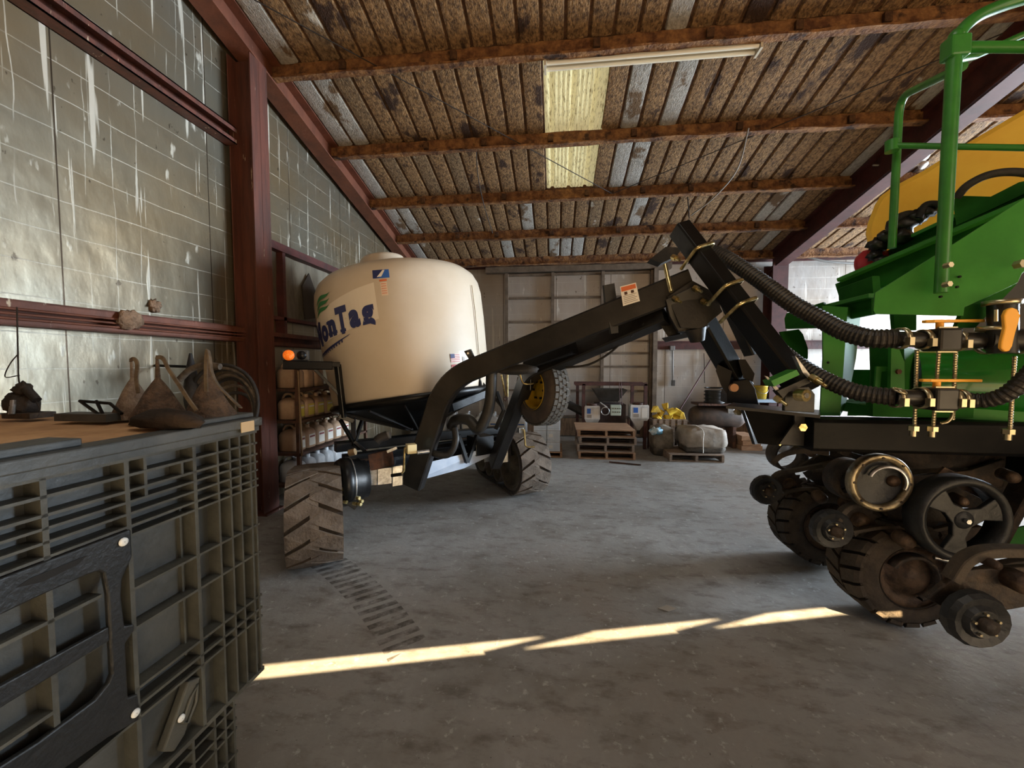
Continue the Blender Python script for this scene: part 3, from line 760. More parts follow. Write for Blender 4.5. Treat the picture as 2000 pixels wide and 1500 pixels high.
# word: big M o n T a g with slab feet
def word():
    m = MB(); white_ = MB(); x = 0.0
    for ch, sz, dy in (('M', 0.34, 0.0), ('o', 0.30, 0.03), ('n', 0.30, 0.05), ('T', 0.36, 0.04), ('a', 0.31, 0.07), ('g', 0.31, 0.08)):
        vs, fs = text_polys(ch, sz, 0.02); xs = [v.x for v in vs]; a, b = min(xs), max(xs)
        kx = 0.74 if ch == 'T' else (0.92 if ch in 'ag' else 1.0)
        sh = [V(((v.x-a)*kx+x, v.y+dy, 0)) for v in vs]; b = a+(b-a)*kx
        m.add(on_tank(sh, W0, WK, WH, 0.006, WC), fs)
        feet = {'M': [(0.03, 0), (b-a-0.03, 0), (0.03, 1), (b-a-0.03, 1)], 'n': [(0.03, 0), (b-a-0.03, 0), (0.02, 0.72)], 'T': [((b-a)/2, 0)]}.get(ch, [])
        for fx, fh in feet:
            cap = sz*0.70*fh; hw = 0.045; t = 0.032; z0 = dy+cap-(t if fh else 0)
            q = [V((x+fx-hw, z0, 0)), V((x+fx+hw, z0, 0)), V((x+fx+hw, z0+t, 0)), V((x+fx-hw, z0+t, 0))]
            m.add(on_tank(q, W0, WK, WH, 0.0065, WC), [(0, 1, 2, 3)])
        if ch == 'T':
            for fx in (0.018, b-a-0.018):
                q = [V((x+fx-0.018, dy+sz*0.56, 0)), V((x+fx+0.018, dy+sz*0.56, 0)), V((x+fx+0.018, dy+sz*0.7, 0)), V((x+fx-0.018, dy+sz*0.7, 0))]
                m.add(on_tank(q, W0, WK, WH, 0.0065, WC), [(0, 1, 2, 3)])
        x += (b-a)+0.022
    return m, x
W0 = PC-math.radians(75); WK = 0.88; WH = 0.72; WC = 0.03
m, wlen = word(); m.build('logo_lettering', NAVY, tank, label='navy blue MonTag lettering')
# pale backing of the lettering
bk = []
m = MB(); n = 24; vs = []; fs = []
for i in range(n+1):
    x = -0.03+(wlen+0.05)*i/n
    for y in (-0.03, 0.28+0.06*min(1, x)):
        vs.append(V((x, y+0.09*x, 0)))
m.add(on_tank(vs, W0, WK, WH, 0.003, WC), [(2*i, 2*i+2, 2*i+3, 2*i+1) for i in range(n)]); m.build('logo_backing', mat('logo_backing_print', rgb(222, 210, 192), 0.45), tank)
# three green waves
for j in range(3):
    m = MB(); n = 14; vs = []; fs = []
    for i in range(n+1):
        t = i/n; x = 0.22+0.36*t+0.02*j; yb = 0.30+0.062*j+0.085*t+0.022*math.sin(t*5.2); th = 0.040*math.sin(math.pi*min(1, t*0.92+0.08))+0.003
        vs += [V((x, yb-th/2, 0)), V((x, yb+th/2, 0))]
    m.add(on_tank(vs, W0, WK, WH, 0.007, WC), [(2*i, 2*i+2, 2*i+3, 2*i+1) for i in range(n)]); m.build('logo_leaf', LGRN, tank)
# swoosh line with gear teeth under the word
m = MB(); n = 30; vs = []
for i in range(n+1):
    t = i/n; x = -0.02+0.86*t; y = -0.10+0.10*t*t; th = 0.022*math.sin(math.pi*t)+0.004
    vs += [V((x, y-th/2, 0)), V((x, y+th/2, 0))]
m.add(on_tank(vs, W0, WK, WH, 0.006, WC), [(2*i, 2*i+2, 2*i+3, 2*i+1) for i in range(n)])
for i in range(13):
    x = 0.04+0.055*i; t = (x+0.02)/0.86; y = -0.10+0.10*t*t-0.02
    m.add(on_tank([V((x-0.012, y-0.012, 0)), V((x+0.012, y-0.012, 0)), V((x+0.012, y+0.015, 0)), V((x-0.012, y+0.015, 0))], W0, WK, WH, 0.006, WC), [(0, 1, 2, 3)])
m.build('logo_underline', NAVY, tank)
# round maker's sticker and the label below it
a = PC-math.radians(13)
m = tpatch('maker_sticker', a, a+0.165, 1.245, 1.335, BLUEP, 0.004, slope=-0.05)
m = MB(); m.add([TP(a+0.0, 1.247, tank_r(1.247)+0.006), TP(a+0.055, 1.247, tank_r(1.247)+0.006), TP(a+0.11, 1.33, tank_r(1.33)+0.006), TP(a+0.0, 1.335, tank_r(1.335)+0.006)], [(0, 1, 2, 3)]); m.build('sticker_corner', NAVY, tank)
m = MB(); m.add([TP(a+0.04, 1.255, tank_r(1.255)+0.008), TP(a+0.085, 1.255, tank_r(1.255)+0.008), TP(a+0.125, 1.32, tank_r(1.32)+0.008), TP(a+0.105, 1.325, tank_r(1.325)+0.008)], [(0, 1, 2, 3)]); m.build('sticker_mark', PWHITE, tank)
tpatch('caution_heading', a+0.06, a+0.135, 1.205, 1.225, OR, 0.004); tpatch('caution_label', a+0.065, a+0.13, 1.06, 1.195, mat('cream_print', rgb(222, 196, 170), 0.5), 0.004)
for q in range(5): tpatch('caution_line', a+0.072, a+0.122, 1.08+0.024*q, 1.086+0.024*q, OR, 0.005)
# small flag and warning label
b0 = PC+math.radians(27)
tpatch('flag_field', b0, b0+0.125, 0.315, 0.405, PWHITE, 0.004)
for q in range(5): tpatch('flag_stripe', b0, b0+0.125, 0.318+q*0.018, 0.327+q*0.018, REDPR, 0.005)
tpatch('flag_canton', b0, b0+0.055, 0.36, 0.405, NAVY, 0.0065)
tpatch('warning_heading', b0, b0+0.125, 0.265, 0.290, REDPR, 0.004); tpatch('warning_label', b0, b0+0.125, 0.12, 0.262, mat('cream_print'  , rgb(222, 196, 170), 0.5), 0.004)
for q in range(3): tpatch('warning_picture', b0+0.012+0.038*q, b0+0.038+0.038*q, 0.215, 0.250, RUSTB, 0.005)
for q in range(4): tpatch('warning_line', b0+0.015, b0+0.11, 0.135+0.018*q, 0.140+0.018*q, GREYP, 0.005)
tpatch('small_label', b0+0.165, b0+0.20, 0.31, 0.37, GREYP, 0.004)

# --- frame under the tank ---
def P3(u, v, d): return D(u, v, d)
fr = MB()
axL, axR = D(688, 915, 3.95), D(1012, 868, 5.25)
m = MB(); m.beam(axL, axR, 0.20, 0.20); axle = m.build('axle', mat('gloss_black_steel', rgb(22, 23, 26), 0.16, 0, spec=0.8, coat=0.6), CART)
upL, upR = D(655, 873, 4.1), D(985, 838, 5.4)
m = MB(); m.beam(upL, upR, 0.12, 0.10); m.build('upper_crossbar', BLK, CART)
m = MB(); m.beam(D(670, 893, 3.98), D(990, 852, 5.28), 0.10, 0.05); m.build('lower_crossbar', BLK, CART)
# pale sheet on the axle: its reflection of the bright floor painted in
AXLE_SHINE = mat('axle_shine_paint', rgb(206, 214, 226), 0.3, 0.25, rgb(182, 194, 210), 2, bump=0.05, bscale=3)
pts = [D(800, 912, 4.02), D(965, 872, 4.72), D(962, 888, 4.75), D(905, 915, 4.5), D(795, 945, 4.0)]
m = MB(); m.prism(pts, V((0.05, 0.06, 0))*0.15); m.build('axle_reflection', AXLE_SHINE, CART)
for (u0, u1, vt, vb, d) in ((700, 736, 918, 950, 3.78), (738, 765, 916, 947, 3.80), (767, 786, 912, 950, 3.82), (946, 962, 880, 903, 4.80), (972, 992, 874, 905, 4.88)):
    m = MB(); m.prism([D(u0, vt, d), D(u1, vt-3, d+0.04), D(u1, vb-3, d+0.04), D(u0, vb, d)], V((0.03, 0.1, 0))); m.build('steel_clamp', STEEL, CART)
# rear-left stand post, lamp bracket
post_b, post_t = D(678, 895, 4.20), D(659, 712, 4.06)
m = MB(); m.beam(D(671, 815, 4.16), post_t, 0.055, 0.055); m.build('lamp_post', BLK, CART)
m = MB(); m.beam(D(692, 890, 4.15), D(690, 815, 4.25), 0.05, 0.05); m.build('stand_post', BLK, CART)
for a_, b_ in (((665, 820, 4.2), (692, 868, 4.15)), ((707, 822, 4.3), (690, 872, 4.15)), ((692, 862, 4.15), (712, 880, 4.2))):
    m = MB(); m.beam(D(*a_), D(*b_), 0.035, 0.035); m.build('stand_brace', BLK, CART)
m = MB(); m.beam(D(662, 812, 4.15), D(690, 822, 4.22), 0.06, 0.05); m.build('stand_cap', BLK, CART)
m = MB(); m.beam(D(556, 713, 3.90), D(650, 714, 4.04), 0.16, 0.085); m.beam(D(640, 712, 4.02), D(664, 712, 4.06), 0.05, 0.05); arm = m.build('lamp_arm', BLK, CART)
m = MB(); m.beam(D(610, 716, 4.0), D(664, 772, 4.12), 0.04, 0.03); m.build('lamp_arm_brace', BLK, CART)
# amber marker lamp
lc = D(577, 694, 3.92); ldir = V((0.45, -0.89, 0)); lx_ = V((0.89, 0.45, 0))
m = MB(); m.box(lc, (0.25, 0.06, 0.11), Matrix((lx_, -ldir, V((0, 0, 1)))).transposed()); lamp = m.build('marker_lamp', mat('grey_lamp_case', rgb(66, 66, 66), 0.5), CART, bevel=0.018)
m = MB(); q = lc-lx_*0.055+ldir*0.03
m.lathe([(0.052, 0), (0.050, 0.012), (0.035, 0.020), (0.001, 0.022)], q, ldir, 20); m.build('amber_lens', mat('amber_lens', rgb(255, 118, 24), 0.3, 0, rgb(255, 176, 90), 90, 0.5, 0.6, emit=(rgb(255, 110, 20), 0.35)), lamp)
m = MB(); q = lc+lx_*0.058+ldir*0.03; m.lathe([(0.045, 0), (0.043, 0.006), (0.001, 0.010)], q, ldir, 20); m.build('dark_lens', BLK, lamp)
# yellow-grey pipe hanging below lamp arm
m = MB(); m.cyl(D(582, 724, 4.1), D(590, 890, 4.35), 0.012, n=8); m.build('drop_pipe', mat('brass_pipe', rgb(120, 96, 70), 0.5, 0.4), CART)
# tongue: two bent tubes
def bend(p0, p1, p2, r=0.28): return arc_corner(p0, p1, p2, r, 8)
legL, kneeL, hitT = D(806, 948, 3.92), D(872, 742, 3.80), D(1352, 552, 2.93)
m = MB(); m.sweep(bend(legL, kneeL, hitT, 0.30), 0.13, 0.205, (0.1, 0.0, 1)); tongue = m.build('tongue_tube', TONG, CART)
legR, kneeR, hit2 = D(966, 905, 4.72), D(1034, 728, 3.95), D(1300, 612, 3.05)
m = MB(); m.sweep(bend(legR, kneeR, hit2, 0.12), 0.12, 0.175, (0.1, 0.0, 1)); m.build('tongue_tube', TONG, CART)
m = MB(); m.beam(D(1030, 712, 3.85), D(1120, 678, 3.45), 0.11, 0.12); m.build('tongue_filler', BLK, CART)
m = MB(); m.beam(D(1188, 655, 3.3), D(1196, 560, 3.24), 0.07, 0.02, (1, 0, 0)); 
m = MB(); ex = (D(1208, 553, 3.1)-D(1178, 560, 3.12)).normalized()
m.prism([D(1180, 557, 3.12), D(1200, 553, 3.12), D(1206, 596, 3.12), D(1208, 650, 3.12), D(1194, 652, 3.12), D(1184, 600, 3.12)], V((-0.05, 0.06, 0)).normalized()*0.02); m.build('hose_bracket', BLKD, CART)
m = MB(); m.prism([D(906, 686, 3.66), D(918, 682, 3.66), D(930, 708, 3.66), D(952, 716, 3.64), D(975, 726, 3.64), D(960, 734, 3.64), D(925, 716, 3.66)], V((0.03, 0.06, 0))*0.3); m.build('hose_bracket', BLKD, CART)
m = MB(); m.cyl(D(914, 690, 3.655), D(914, 690, 3.645), 0.010, n=10); m.build('bracket_hole', PWHITE, CART)
m = MB(); m.blob(D(1010, 722, 3.62), (0.20, 0.08, 0.05), 3, 0.12); m.build('hose_bundle', RUB, CART)
# warning label on the tongue
pl = [D(1211, 560, 3.035), D(1242, 552, 2.99), D(1250, 588, 2.985), D(1217, 598, 3.03)]
nrm = (pl[1]-pl[0]).cross(pl[3]-pl[0]).normalized(); nrm = nrm if nrm.dot(CAM-pl[0]) > 0 else -nrm
def quad(name, P, off, mt, par):
    m = MB(); m.prism([p+nrm*off for p in P], nrm*0.0008); return m.build(name, mt, par)
def sub(P, u0, u1, v0, v1):
    def q(u, v): return P[0]*(1-u)*(1-v)+P[1]*u*(1-v)+P[2]*u*v+P[3]*(1-u)*v
    return [q(u0, v0), q(u1, v0), q(u1, v1), q(u0, v1)]
quad('tongue_label', pl, 0.001, PWHITE, CART); quad('label_heading', sub(pl, 0.05, 0.95, 0.05, 0.28), 0.003, OR, CART)
for q in range(5): quad('label_line', sub(pl, 0.1, 0.9 - 0.1*(q % 2), 0.52+0.09*q, 0.55+0.09*q), 0.003, GREYP, CART)
quad('label_picture', sub(pl, 0.2, 0.38, 0.33, 0.48), 0.003, RUSTB, CART); quad('label_picture', sub(pl, 0.6, 0.78, 0.33, 0.48), 0.003, RUSTB, CART)
# hitch head plates
c = D(1345, 620, 2.92)
m = MB(); m.prism([D(1300, 585, 2.85), D(1352, 560, 2.80), D(1400, 590, 2.78), D(1412, 608, 2.80), D(1368, 645, 2.85), D(1325, 648, 2.9), D(1308, 618, 2.88)], V((0.05, 0.22, 0))); m.build('hitch_plate', BLKD, CART, bevel=0.004)
m = MB(); m.cyl(D(1358, 640, 2.88), D(1362, 666, 2.90), 0.075, 0.05, n=18); m.build('hitch_ball_socket', BLKD, CART)
m = MB(); m.prism([D(1282, 622, 3.05), D(1320, 632, 3.05), D(1330, 655, 3.05), D(1304, 657, 3.05)], V((0.05, 0.12, 0))); m.build('jack_gusset', BLKD, CART)
m = MB(); m.prism([D(1293, 660, 3.05), D(1340, 650, 3.0), D(1350, 657, 3.05), D(1300, 668, 3.1)], V((0.02, 0.08, 0.0))); m.build('jack_foot', BLKD, CART)
m = MB(); m.beam(D(1233, 655, 3.2), D(1262, 634, 3.1), 0.05, 0.03); m.build('hitch_link', BLKD, CART)
m = MB(); m.prism([D(1270, 506, 3.1), D(1300, 482, 3.1), D(1332, 484, 3.1), D(1322, 500, 3.1), D(1292, 514, 3.1)], V((0.0, 0.12, 0))); m.build('hitch_guard', RUB, CART)
# hoses
m = MB(); m.tube(spline([D(960, 720, 3.62), D(958, 775, 3.66), D(950, 812, 3.7), D(934, 838, 3.72), D(918, 822, 3.75), D(902, 818, 3.8), D(888, 822, 3.9), D(882, 834, 3.95)], 8), 0.052, 14); m.build('fill_hose', BLKD, CART)
m = MB(); m.tube(spline([D(888, 836, 3.88), D(890, 862, 3.85), D(878, 886, 3.85), D(855, 888, 3.85), D(836, 878, 3.9)], 8), 0.034, 12); m.build('drain_hose', BLKD, CART)
m = MB(); m.tube(spline([D(1105, 718, 3.6), D(1150, 712, 3.5), D(1190, 690, 3.4), D(1222, 660, 3.25), D(1240, 640, 3.2)], 8), 0.010, 8); m.build('slack_cable', RUB, CART)
# spare wheel carried under the tongue
SW = D(1057, 762, 3.98); sax = V((-0.80, -0.60, 0.05)).normalized()
m = MB(); R = 0.345; Wd = 0.21
m.lathe([(0.19, -Wd/2), (0.27, -Wd/2-0.01), (0.325, -Wd/2+0.012), (R, -Wd/2+0.035), (R+0.004, 0), (R, Wd/2-0.035), (0.325, Wd/2-0.012), (0.27, Wd/2+0.01), (0.19, Wd/2), (0.18, 0)], SW, sax, 40, closed=True)
sp_ = m.build('spare_tyre', mat('spare_tyre_rubber', rgb(58, 49, 42), 0.8, 0, rgb(74, 64, 54), 8, bump=0.2), CART)
m = MB(); e1, e2, e3 = basis(sax)
for row in range(4):
    for k in range(34):
        a = 2*math.pi*(k+0.5*(row % 2))/34; h = -0.066+0.044*row
        c = SW+e3*h+e1*math.cos(a)*(R+0.004)+e2*math.sin(a)*(R+0.004)
        n_ = e1*math.cos(a)+e2*math.sin(a); t_ = e3.cross(n_)
        m.box(c, (0.050, 0.036, 0.014), Matrix((t_, e3, n_)).transposed())
o = m.build('tread_blocks', mat('grey_tread', rgb(84, 80, 72), 0.85, 0, rgb(66, 62, 55), 12, bump=0.2), sp_); o['kind'] = 'stuff'
m = MB(); m.lathe([(0.20, 0.115), (0.205, 0.10), (0.175, 0.09), (0.165, 0.02), (0.12, 0.0), (0.07, 0.03), (0.001, 0.03)], SW, sax, 32); rim = m.build('wheel_rim', YELR, sp_)
for k in range(6):
    a = k*math.pi/3; m = MB(); m.cyl(SW+e3*0.01+(e1*math.cos(a)+e2*math.sin(a))*0.09, SW+e3*0.045+(e1*math.cos(a)+e2*math.sin(a))*0.09, 0.012, n=6); m.build('wheel_nut', BLK, rim)
m = MB(); m.beam(SW+sax*0.14, D(1035, 735, 3.9), 0.05, 0.05); m.build('spare_carrier', BLK, CART)
m = MB(); m.tube(spline([D(1014, 722, 3.66), D(1020, 745, 3.66), D(1028, 750, 3.66), D(1042, 749, 3.7)], 5), 0.008, 6); m.build('retainer_pin', ZINC, CART)
# struts between tank ring and frame at the right
for a_, b_, w_ in (((942, 748, 4.7), (985, 800, 4.8), 0.03), ((985, 800, 4.8), (968, 838, 4.8), 0.05), ((970, 765, 4.75), (985, 805, 4.8), 0.04), ((932, 728, 4.6), (938, 758, 4.6), 0.05)):
    m = MB(); m.beam(D(*a_), D(*b_), w_, w_); m.build('ring_strut', BLK, CART)
m = MB(); m.beam(D(880, 795, 4.3), D(962, 762, 4.7), 0.10, 0.10); m.build('ring_chute', BLK, CART)
for k, (a_, b_) in enumerate((((979, 732, 4.4), (988, 775, 4.45)), ((991, 730, 4.4), (991, 775, 4.45)))):
    m = MB(); m.cyl(D(*a_), D(*b_), 0.011, n=8); m.build('pull_rod', ZINC, CART)
m = MB(); m.ring(D(988, 779, 4.43), V((0.3, -1, 0)), 0.02, 0.008); m.build('rod_knuckle', RUSTB, CART)
# V brace and winch below
for a_, b_ in (((895, 850, 4.35), (912, 903, 4.45)), ((932, 850, 4.55), (912, 903, 4.45))):
    m = MB(); m.beam(D(*a_), D(*b_), 0.045, 0.045); m.build('under_brace', BLK, CART)
for (u, v, d, sx) in ((938, 868, 4.7, 0.26),):
    m = MB(); m.box(D(u, v, d), (sx, 0.2, 0.22), Matrix.Rotation(0.8, 3, 'Z')); m.build('gear_case', BLK, CART, bevel=0.01)
# crank handles
def crank(pts, boxp, sz, box_mat):
    m = MB(); m.tube(pts, 0.011, 8); h = m.build('crank_handle', ZINC, CART)
    m = MB(); m.box(boxp, (sz, sz, sz), Matrix.Rotation(0.6, 3, 'Z')); m.build('crank_block', box_mat, h, bevel=0.004)
crank([D(798, 873, 3.62), D(791, 875, 3.62), D(790, 885, 3.62), D(789, 920, 3.63), D(783, 926, 3.63), D(766, 929, 3.63)], D(803, 876, 3.64), 0.085, mat('cream_casting', rgb(232, 216, 166), 0.4))
crank([D(1018, 838, 4.5), D(1024, 840, 4.5), D(1026, 870, 4.5), D(1030, 873, 4.5), D(1044, 873, 4.5)], D(1016, 840, 4.52), 0.06, STEEL)
m = MB(); m.tube([D(764, 929, 3.63), D(785, 926, 3.63)], 0.016, 10); m.build('crank_grip', BLK, CART)
# hub motor and brown gearbox at the near track
hb = D(692, 938, 3.62); hx = (axR-axL).normalized()
m = MB(); m.lathe([(0.0, -0.14), (0.20, -0.14), (0.215, -0.11), (0.215, -0.06), (0.20, -0.05), (0.20, 0.04), (0.17, 0.06), (0.17, 0.10), (0.0, 0.10)], hb, hx, 28); hub = m.build('hub_drum', BLK, CART)
m = MB(); m.lathe([(0.208, -0.045), (0.216, -0.045), (0.216, -0.035), (0.208, -0.035)], hb, hx, 28, closed=True); m.build('hub_band', STEEL, hub)
m = MB(); m.prism([D(717, 888, 3.75), D(746, 882, 3.78), D(750, 915, 3.80), D(723, 920, 3.76)], V((0.05, 0.14, 0))); m.build('gearbox', RUSTB, CART, bevel=0.01)
m = MB(); m.cyl(D(707, 905, 3.72), D(712, 955, 3.72), 0.026, n=12); m.build('piston', STEEL, CART)
m = MB(); m.cyl(D(708, 922, 3.70), D(714, 955, 3.70), 0.034, n=12); m.build('piston_sleeve', STEEL, CART)
m = MB(); m.beam(D(666, 962, 3.45), D(700, 985, 3.5), 0.06, 0.10); m.build('hub_flange', BLKD, CART)
for (u, v) in ((666, 955), (672, 966), (672, 980), (697, 972), (703, 978), (700, 984), (690, 983)):
    m = MB(); p = D(u, v, 3.42); m.cyl(p, p+V((0.03, -0.01, 0)), 0.016, n=6, smooth=False); m.build('hub_bolt', ZINC, CART)
m = MB(); m.tube([D(735, 862, 3.75), D(742, 856, 3.76), D(757, 850, 3.78)], 0.045, 12); m.build('oil_filter', RUB, CART)
m = MB(); m.cyl(D(757, 850, 3.78), D(762, 849, 3.78), 0.036, n=14); m.build('filter_end', STEEL, CART)
m = MB(); m.beam(D(756, 882, 3.78), D(775, 874, 3.8), 0.03, 0.03); m.build('valve_bank', STEEL, CART)
m = MB(); m.cyl(D(815, 884, 3.6), D(838, 881, 3.65), 0.018, n=10); m.build('cylinder_end', STEEL, CART)
m = MB(); m.cyl(D(682, 885, 3.95), D(694, 882, 3.95), 0.035, n=12); m.build('hose_fitting', mat('tan_fitting', rgb(180, 150, 110), 0.5, 0.3), CART)
# ================= planter =================
PL = thing('planter', 'green and black row crop planter with yellow tank, hoses and muddy row units', 'planter', (2.3, 2.6, 0))
YT = 2.53
def poly_at(pts, d0, d1=None):
    """photo polygon set on a vertical plane whose depth runs from d0 (left end) to d1 (right end)"""
    us = [p[0] for p in pts]; a, b = min(us), max(us); d1 = d0 if d1 is None else d1
    A, B = D(a, 711, d0), D(b, 711, d1); n = (B-A).cross(V((0, 0, 1))).normalized()
    out = []
    for u, v in pts:
        r = ray(u, v); t = (A-CAM).dot(n)/r.dot(n); out.append(CAM+r*t)
    nn = n if n.dot(A-CAM) > 0 else -n       # away from the camera
    return out, nn
def plate(name, pts, d0, d1, th, mt, bevel=0.0, label=None, par=None):
    P, n = poly_at(pts, d0, d1); m = MB(); m.prism(P, n*th); return m.build(name, mt, par or PL, label=label, bevel=bevel)
# main black toolbar along X
m = MB(); m.beam((1.50, YT+0.02, 1.235), (6.2, YT-0.12, 1.235), 0.18, 0.19); bar_ = m.build('toolbar', BARM, PL, bevel=0.004)
# black end trough / foot casting at the hinge
m = MB()
fp = [(1.04, 2.50), (1.04, 3.32), (1.52, 3.32), (1.72, 2.62), (1.72, 2.42), (1.3, 2.42)]
m.prism([D(1418, 798, 2.44), D(1500, 806, 2.38), D(1602, 817, 2.30), D(1602, 806, 2.62), D(1500, 797, 2.8), D(1432, 791, 2.85)], (0, 0, 0.018)); m.build('foot_plate', BLK, PL)
m = MB()
q0, q1 = D(1452, 800, 2.55), D(1478, 868, 2.6)
plate('foot_web', [(1453, 800), (1585, 812), (1592, 872), (1520, 870), (1480, 866)], 2.62, 2.42, 0.02, BARM)
plate('foot_side', [(1453, 800), (1475, 868), (1510, 864), (1500, 805)], 2.66, 3.3, 0.02, BLK)
m = MB(); m.beam(D(1522, 870, 2.44), D(1553, 826, 2.44), 0.008, 0.01); m.build('weld_line', ZINC, PL)
plate('end_plate', [(1522, 868), (1552, 826), (1552, 812), (1588, 813), (1588, 872)], 2.40, 2.36, 0.02, BLKD)
m = MB(); m.tube([D(1596, 824, 2.33), D(1594, 850, 2.33), D(1590, 874, 2.33)], 0.013, 8); m.build('rusty_pin', RUSTB, PL)
m = MB(); p = D(1565, 834, 2.34); m.cyl(p, p+V((0, -0.02, 0)), 0.024, n=6, smooth=False); m.build('bolt_head', ZINC, PL)
m = MB(); p = D(1444, 806, 2.75); m.cyl(p, p+V((0, 0.05, 0)), 0.02, n=6, smooth=False); m.build('bolt_head', ZINC, PL)
# A-shaped hitch posts
p1t, p1b = D(1327, 446, 2.80), D(1572, 768, 2.34)
m = MB(); m.beam(p1t, p1b, 0.115, 0.135, (0.3, -1, 0.3)); m.build('front_post', BLK, PL, bevel=0.003)
# inner sleeve end of the post (darker hollow end)
p2t, p2b = D(1352, 590, 3.02), D(1448, 758, 3.12)
m = MB(); m.beam(p2t, p2b, 0.13, 0.15, (0.3, -1, 0.3)); m.build('rear_post', BLK, PL, bevel=0.003)
m = MB(); m.beam(D(1392, 520, 3.05), D(1470, 690, 3.1), 0.10, 0.10, (0.3, -1, 0.3)); m.build('rear_strut', BLKD, PL)
ax = (p1b-p1t).normalized()
def ubolt(t, wd=0.075, dep=0.085, name='u_bolt', lab=None):
    c = p1t+(p1b-p1t)*t; e1, e2, e3 = basis(p1b-p1t, (0.3, -1, 0.3))
    if e2.dot(FW) > 0: e2 = -e2     # towards camera
    m = MB(); s = [c+e1*wd-e2*(dep+0.03), c+e1*wd+e2*(dep-0.02)]
    s = [c+e1*(-wd)-e2*(dep+0.04)]+arc_corner(c+e1*(-wd)-e2*dep, c+e1*(-wd)+e2*dep, c+e2*dep, 0.03, 4)[1:-1]+arc_corner(c+e2*dep, c+e1*wd+e2*dep, c+e1*wd-e2*dep, 0.03, 4)[1:-1]+[c+e1*wd-e2*(dep+0.04)]
    m.tube(s, 0.0125, 8); m.build(name, ZINC, PL)
for t in (0.18, 0.42, 0.53): ubolt(t)
def nut(u, v, d, r=0.022, name='hex_nut'):
    p = D(u, v, d); m = MB(); dd = V((0.4, -0.7, -0.5)).normalized(); m.cyl(p, p+dd*0.035, r, n=6, smooth=False); m.cyl(p+dd*0.03, p+dd*0.075, r*0.5, n=8); m.build(name, ZINC, PL)
for u, v in ((1314, 502), (1356, 562), (1372, 587), (1316, 582)): nut(u, v, 2.78)
m = MB(); m.tube([D(1299, 517, 2.9), D(1305, 545, 2.86), D(1311, 570, 2.82)], 0.016, 8); m.build('u_bolt', ZINC, PL)
plate('clamp_plate', [(1304, 580), (1352, 548), (1402, 575), (1408, 604), (1370, 642), (1330, 640)], 2.88, 2.80, 0.03, BLKD)
plate('hitch_shelf', [(1324, 640), (1338, 628), (1384, 634), (1370, 648), (1340, 650)], 2.95, 2.85, 0.20, BLKD)
# lower feet of the posts
plate('post_foot', [(1533, 775), (1548, 757), (1580, 755), (1592, 770), (1591, 806), (1532, 803)], 2.28, 2.26, 0.03, BLKD, bevel=0.004)
m = MB(); p = D(1557, 771, 2.24); m.cyl(p, p+V((0.02, -0.05, 0)), 0.034, n=20); m.build('pivot_pin', ZINC, PL)
m = MB(); p = D(1557, 771, 2.235); m.cyl(p, p+V((0.02, -0.055, 0)), 0.016, n=8); m.build('pin_nut', STEEL, PL)
plate('post_foot', [(1420, 770), (1432, 745), (1462, 740), (1475, 760), (1482, 790), (1452, 788), (1420, 788)], 3.0, 2.95, 0.18, BLK, bevel=0.004)
m = MB(); p = D(1431, 757, 2.95); m.cyl(p, p+V((0.0, -0.03, 0)), 0.03, n=18); m.build('pivot_pin', mat('worn_brass', rgb(200, 150, 110), 0.4, 0.4), PL)
plate('gusset', [(1398, 724), (1402, 712), (1430, 725), (1420, 770), (1408, 752)], 3.05, 3.0, 0.05, BLKD)
plate('gusset', [(1442, 702), (1456, 702), (1474, 730), (1470, 746), (1452, 738)], 3.0, 2.95, 0.05, BLKD)
# green shim block and bright plates at the foot of the front post
P_ = [(1506, 744), (1556, 722), (1562, 732), (1512, 755)]
plate('green_shim', P_, 2.24, 2.22, 0.10, GREEN)
plate('bright_plate', [(1553, 695), (1558, 700), (1592, 745), (1584, 746), (1568, 728)], 2.24, 2.22, 0.04, STEEL)
plate('bright_plate', [(1494, 734), (1500, 736), (1532, 772), (1524, 776)], 2.3, 2.26, 0.04, STEEL)
plate('cover_plate', [(1518, 764), (1576, 738), (1582, 748), (1540, 766), (1530, 778)], 2.25, 2.22, 0.06, BLKD)
for u, v, d in ((1590, 740, 2.20), (1515, 776, 2.28), (1583, 735, 2.2)): nut(u, v, d, 0.02)
# --- big corrugated hoses ---
def corr_hose(pts, r, name, n=10, pitch=0.022):
    S = spline(pts, n); L = [0]
    for a_, b_ in zip(S, S[1:]): L.append(L[-1]+(b_-a_).length)
    T = L[-1]; k = int(T/pitch)*4; P = []; j = 0
    for i in range(k+1):
        s = T*i/k
        while j < len(L)-2 and L[j+1] < s: j += 1
        f = (s-L[j])/max(1e-9, L[j+1]-L[j]); P.append(S[j].lerp(S[j+1], f))
    R_ = [r*(1.0 if i % 4 in (0, 1) else 0.90) for i in range(k+1)]
    m = MB(); m.tube(P, R_, 14, smooth=False); return m.build(name, RUB2, PL)
RUB2 = mat('ribbed_hose', rgb(30, 27, 25), 0.5, 0, rgb(50, 44, 38), 9, 0.45, 0.7, 0.1, 50)
corr_hose([D(1385, 490, 2.95), D(1420, 505, 2.8), D(1480, 545, 2.62), D(1545, 592, 2.45), D(1600, 622, 2.33), D(1650, 648, 2.22), D(1700, 661, 2.12), D(1752, 661, 2.06)], 0.052, 'upper_hose')
corr_hose([D(1400, 520, 3.05), D(1440, 575, 2.85), D(1490, 650, 2.62), D(1545, 700, 2.45), D(1600, 735, 2.32), D(1660, 762, 2.20), D(1710, 772, 2.12), D(1750, 775, 2.06)], 0.047, 'lower_hose')
corr_hose([D(1880, 780, 2.02), D(1925, 782, 1.96), D(1965, 770, 1.90), D(2000, 742, 1.86), D(2040, 700, 1.84)], 0.038, 'return_hose')
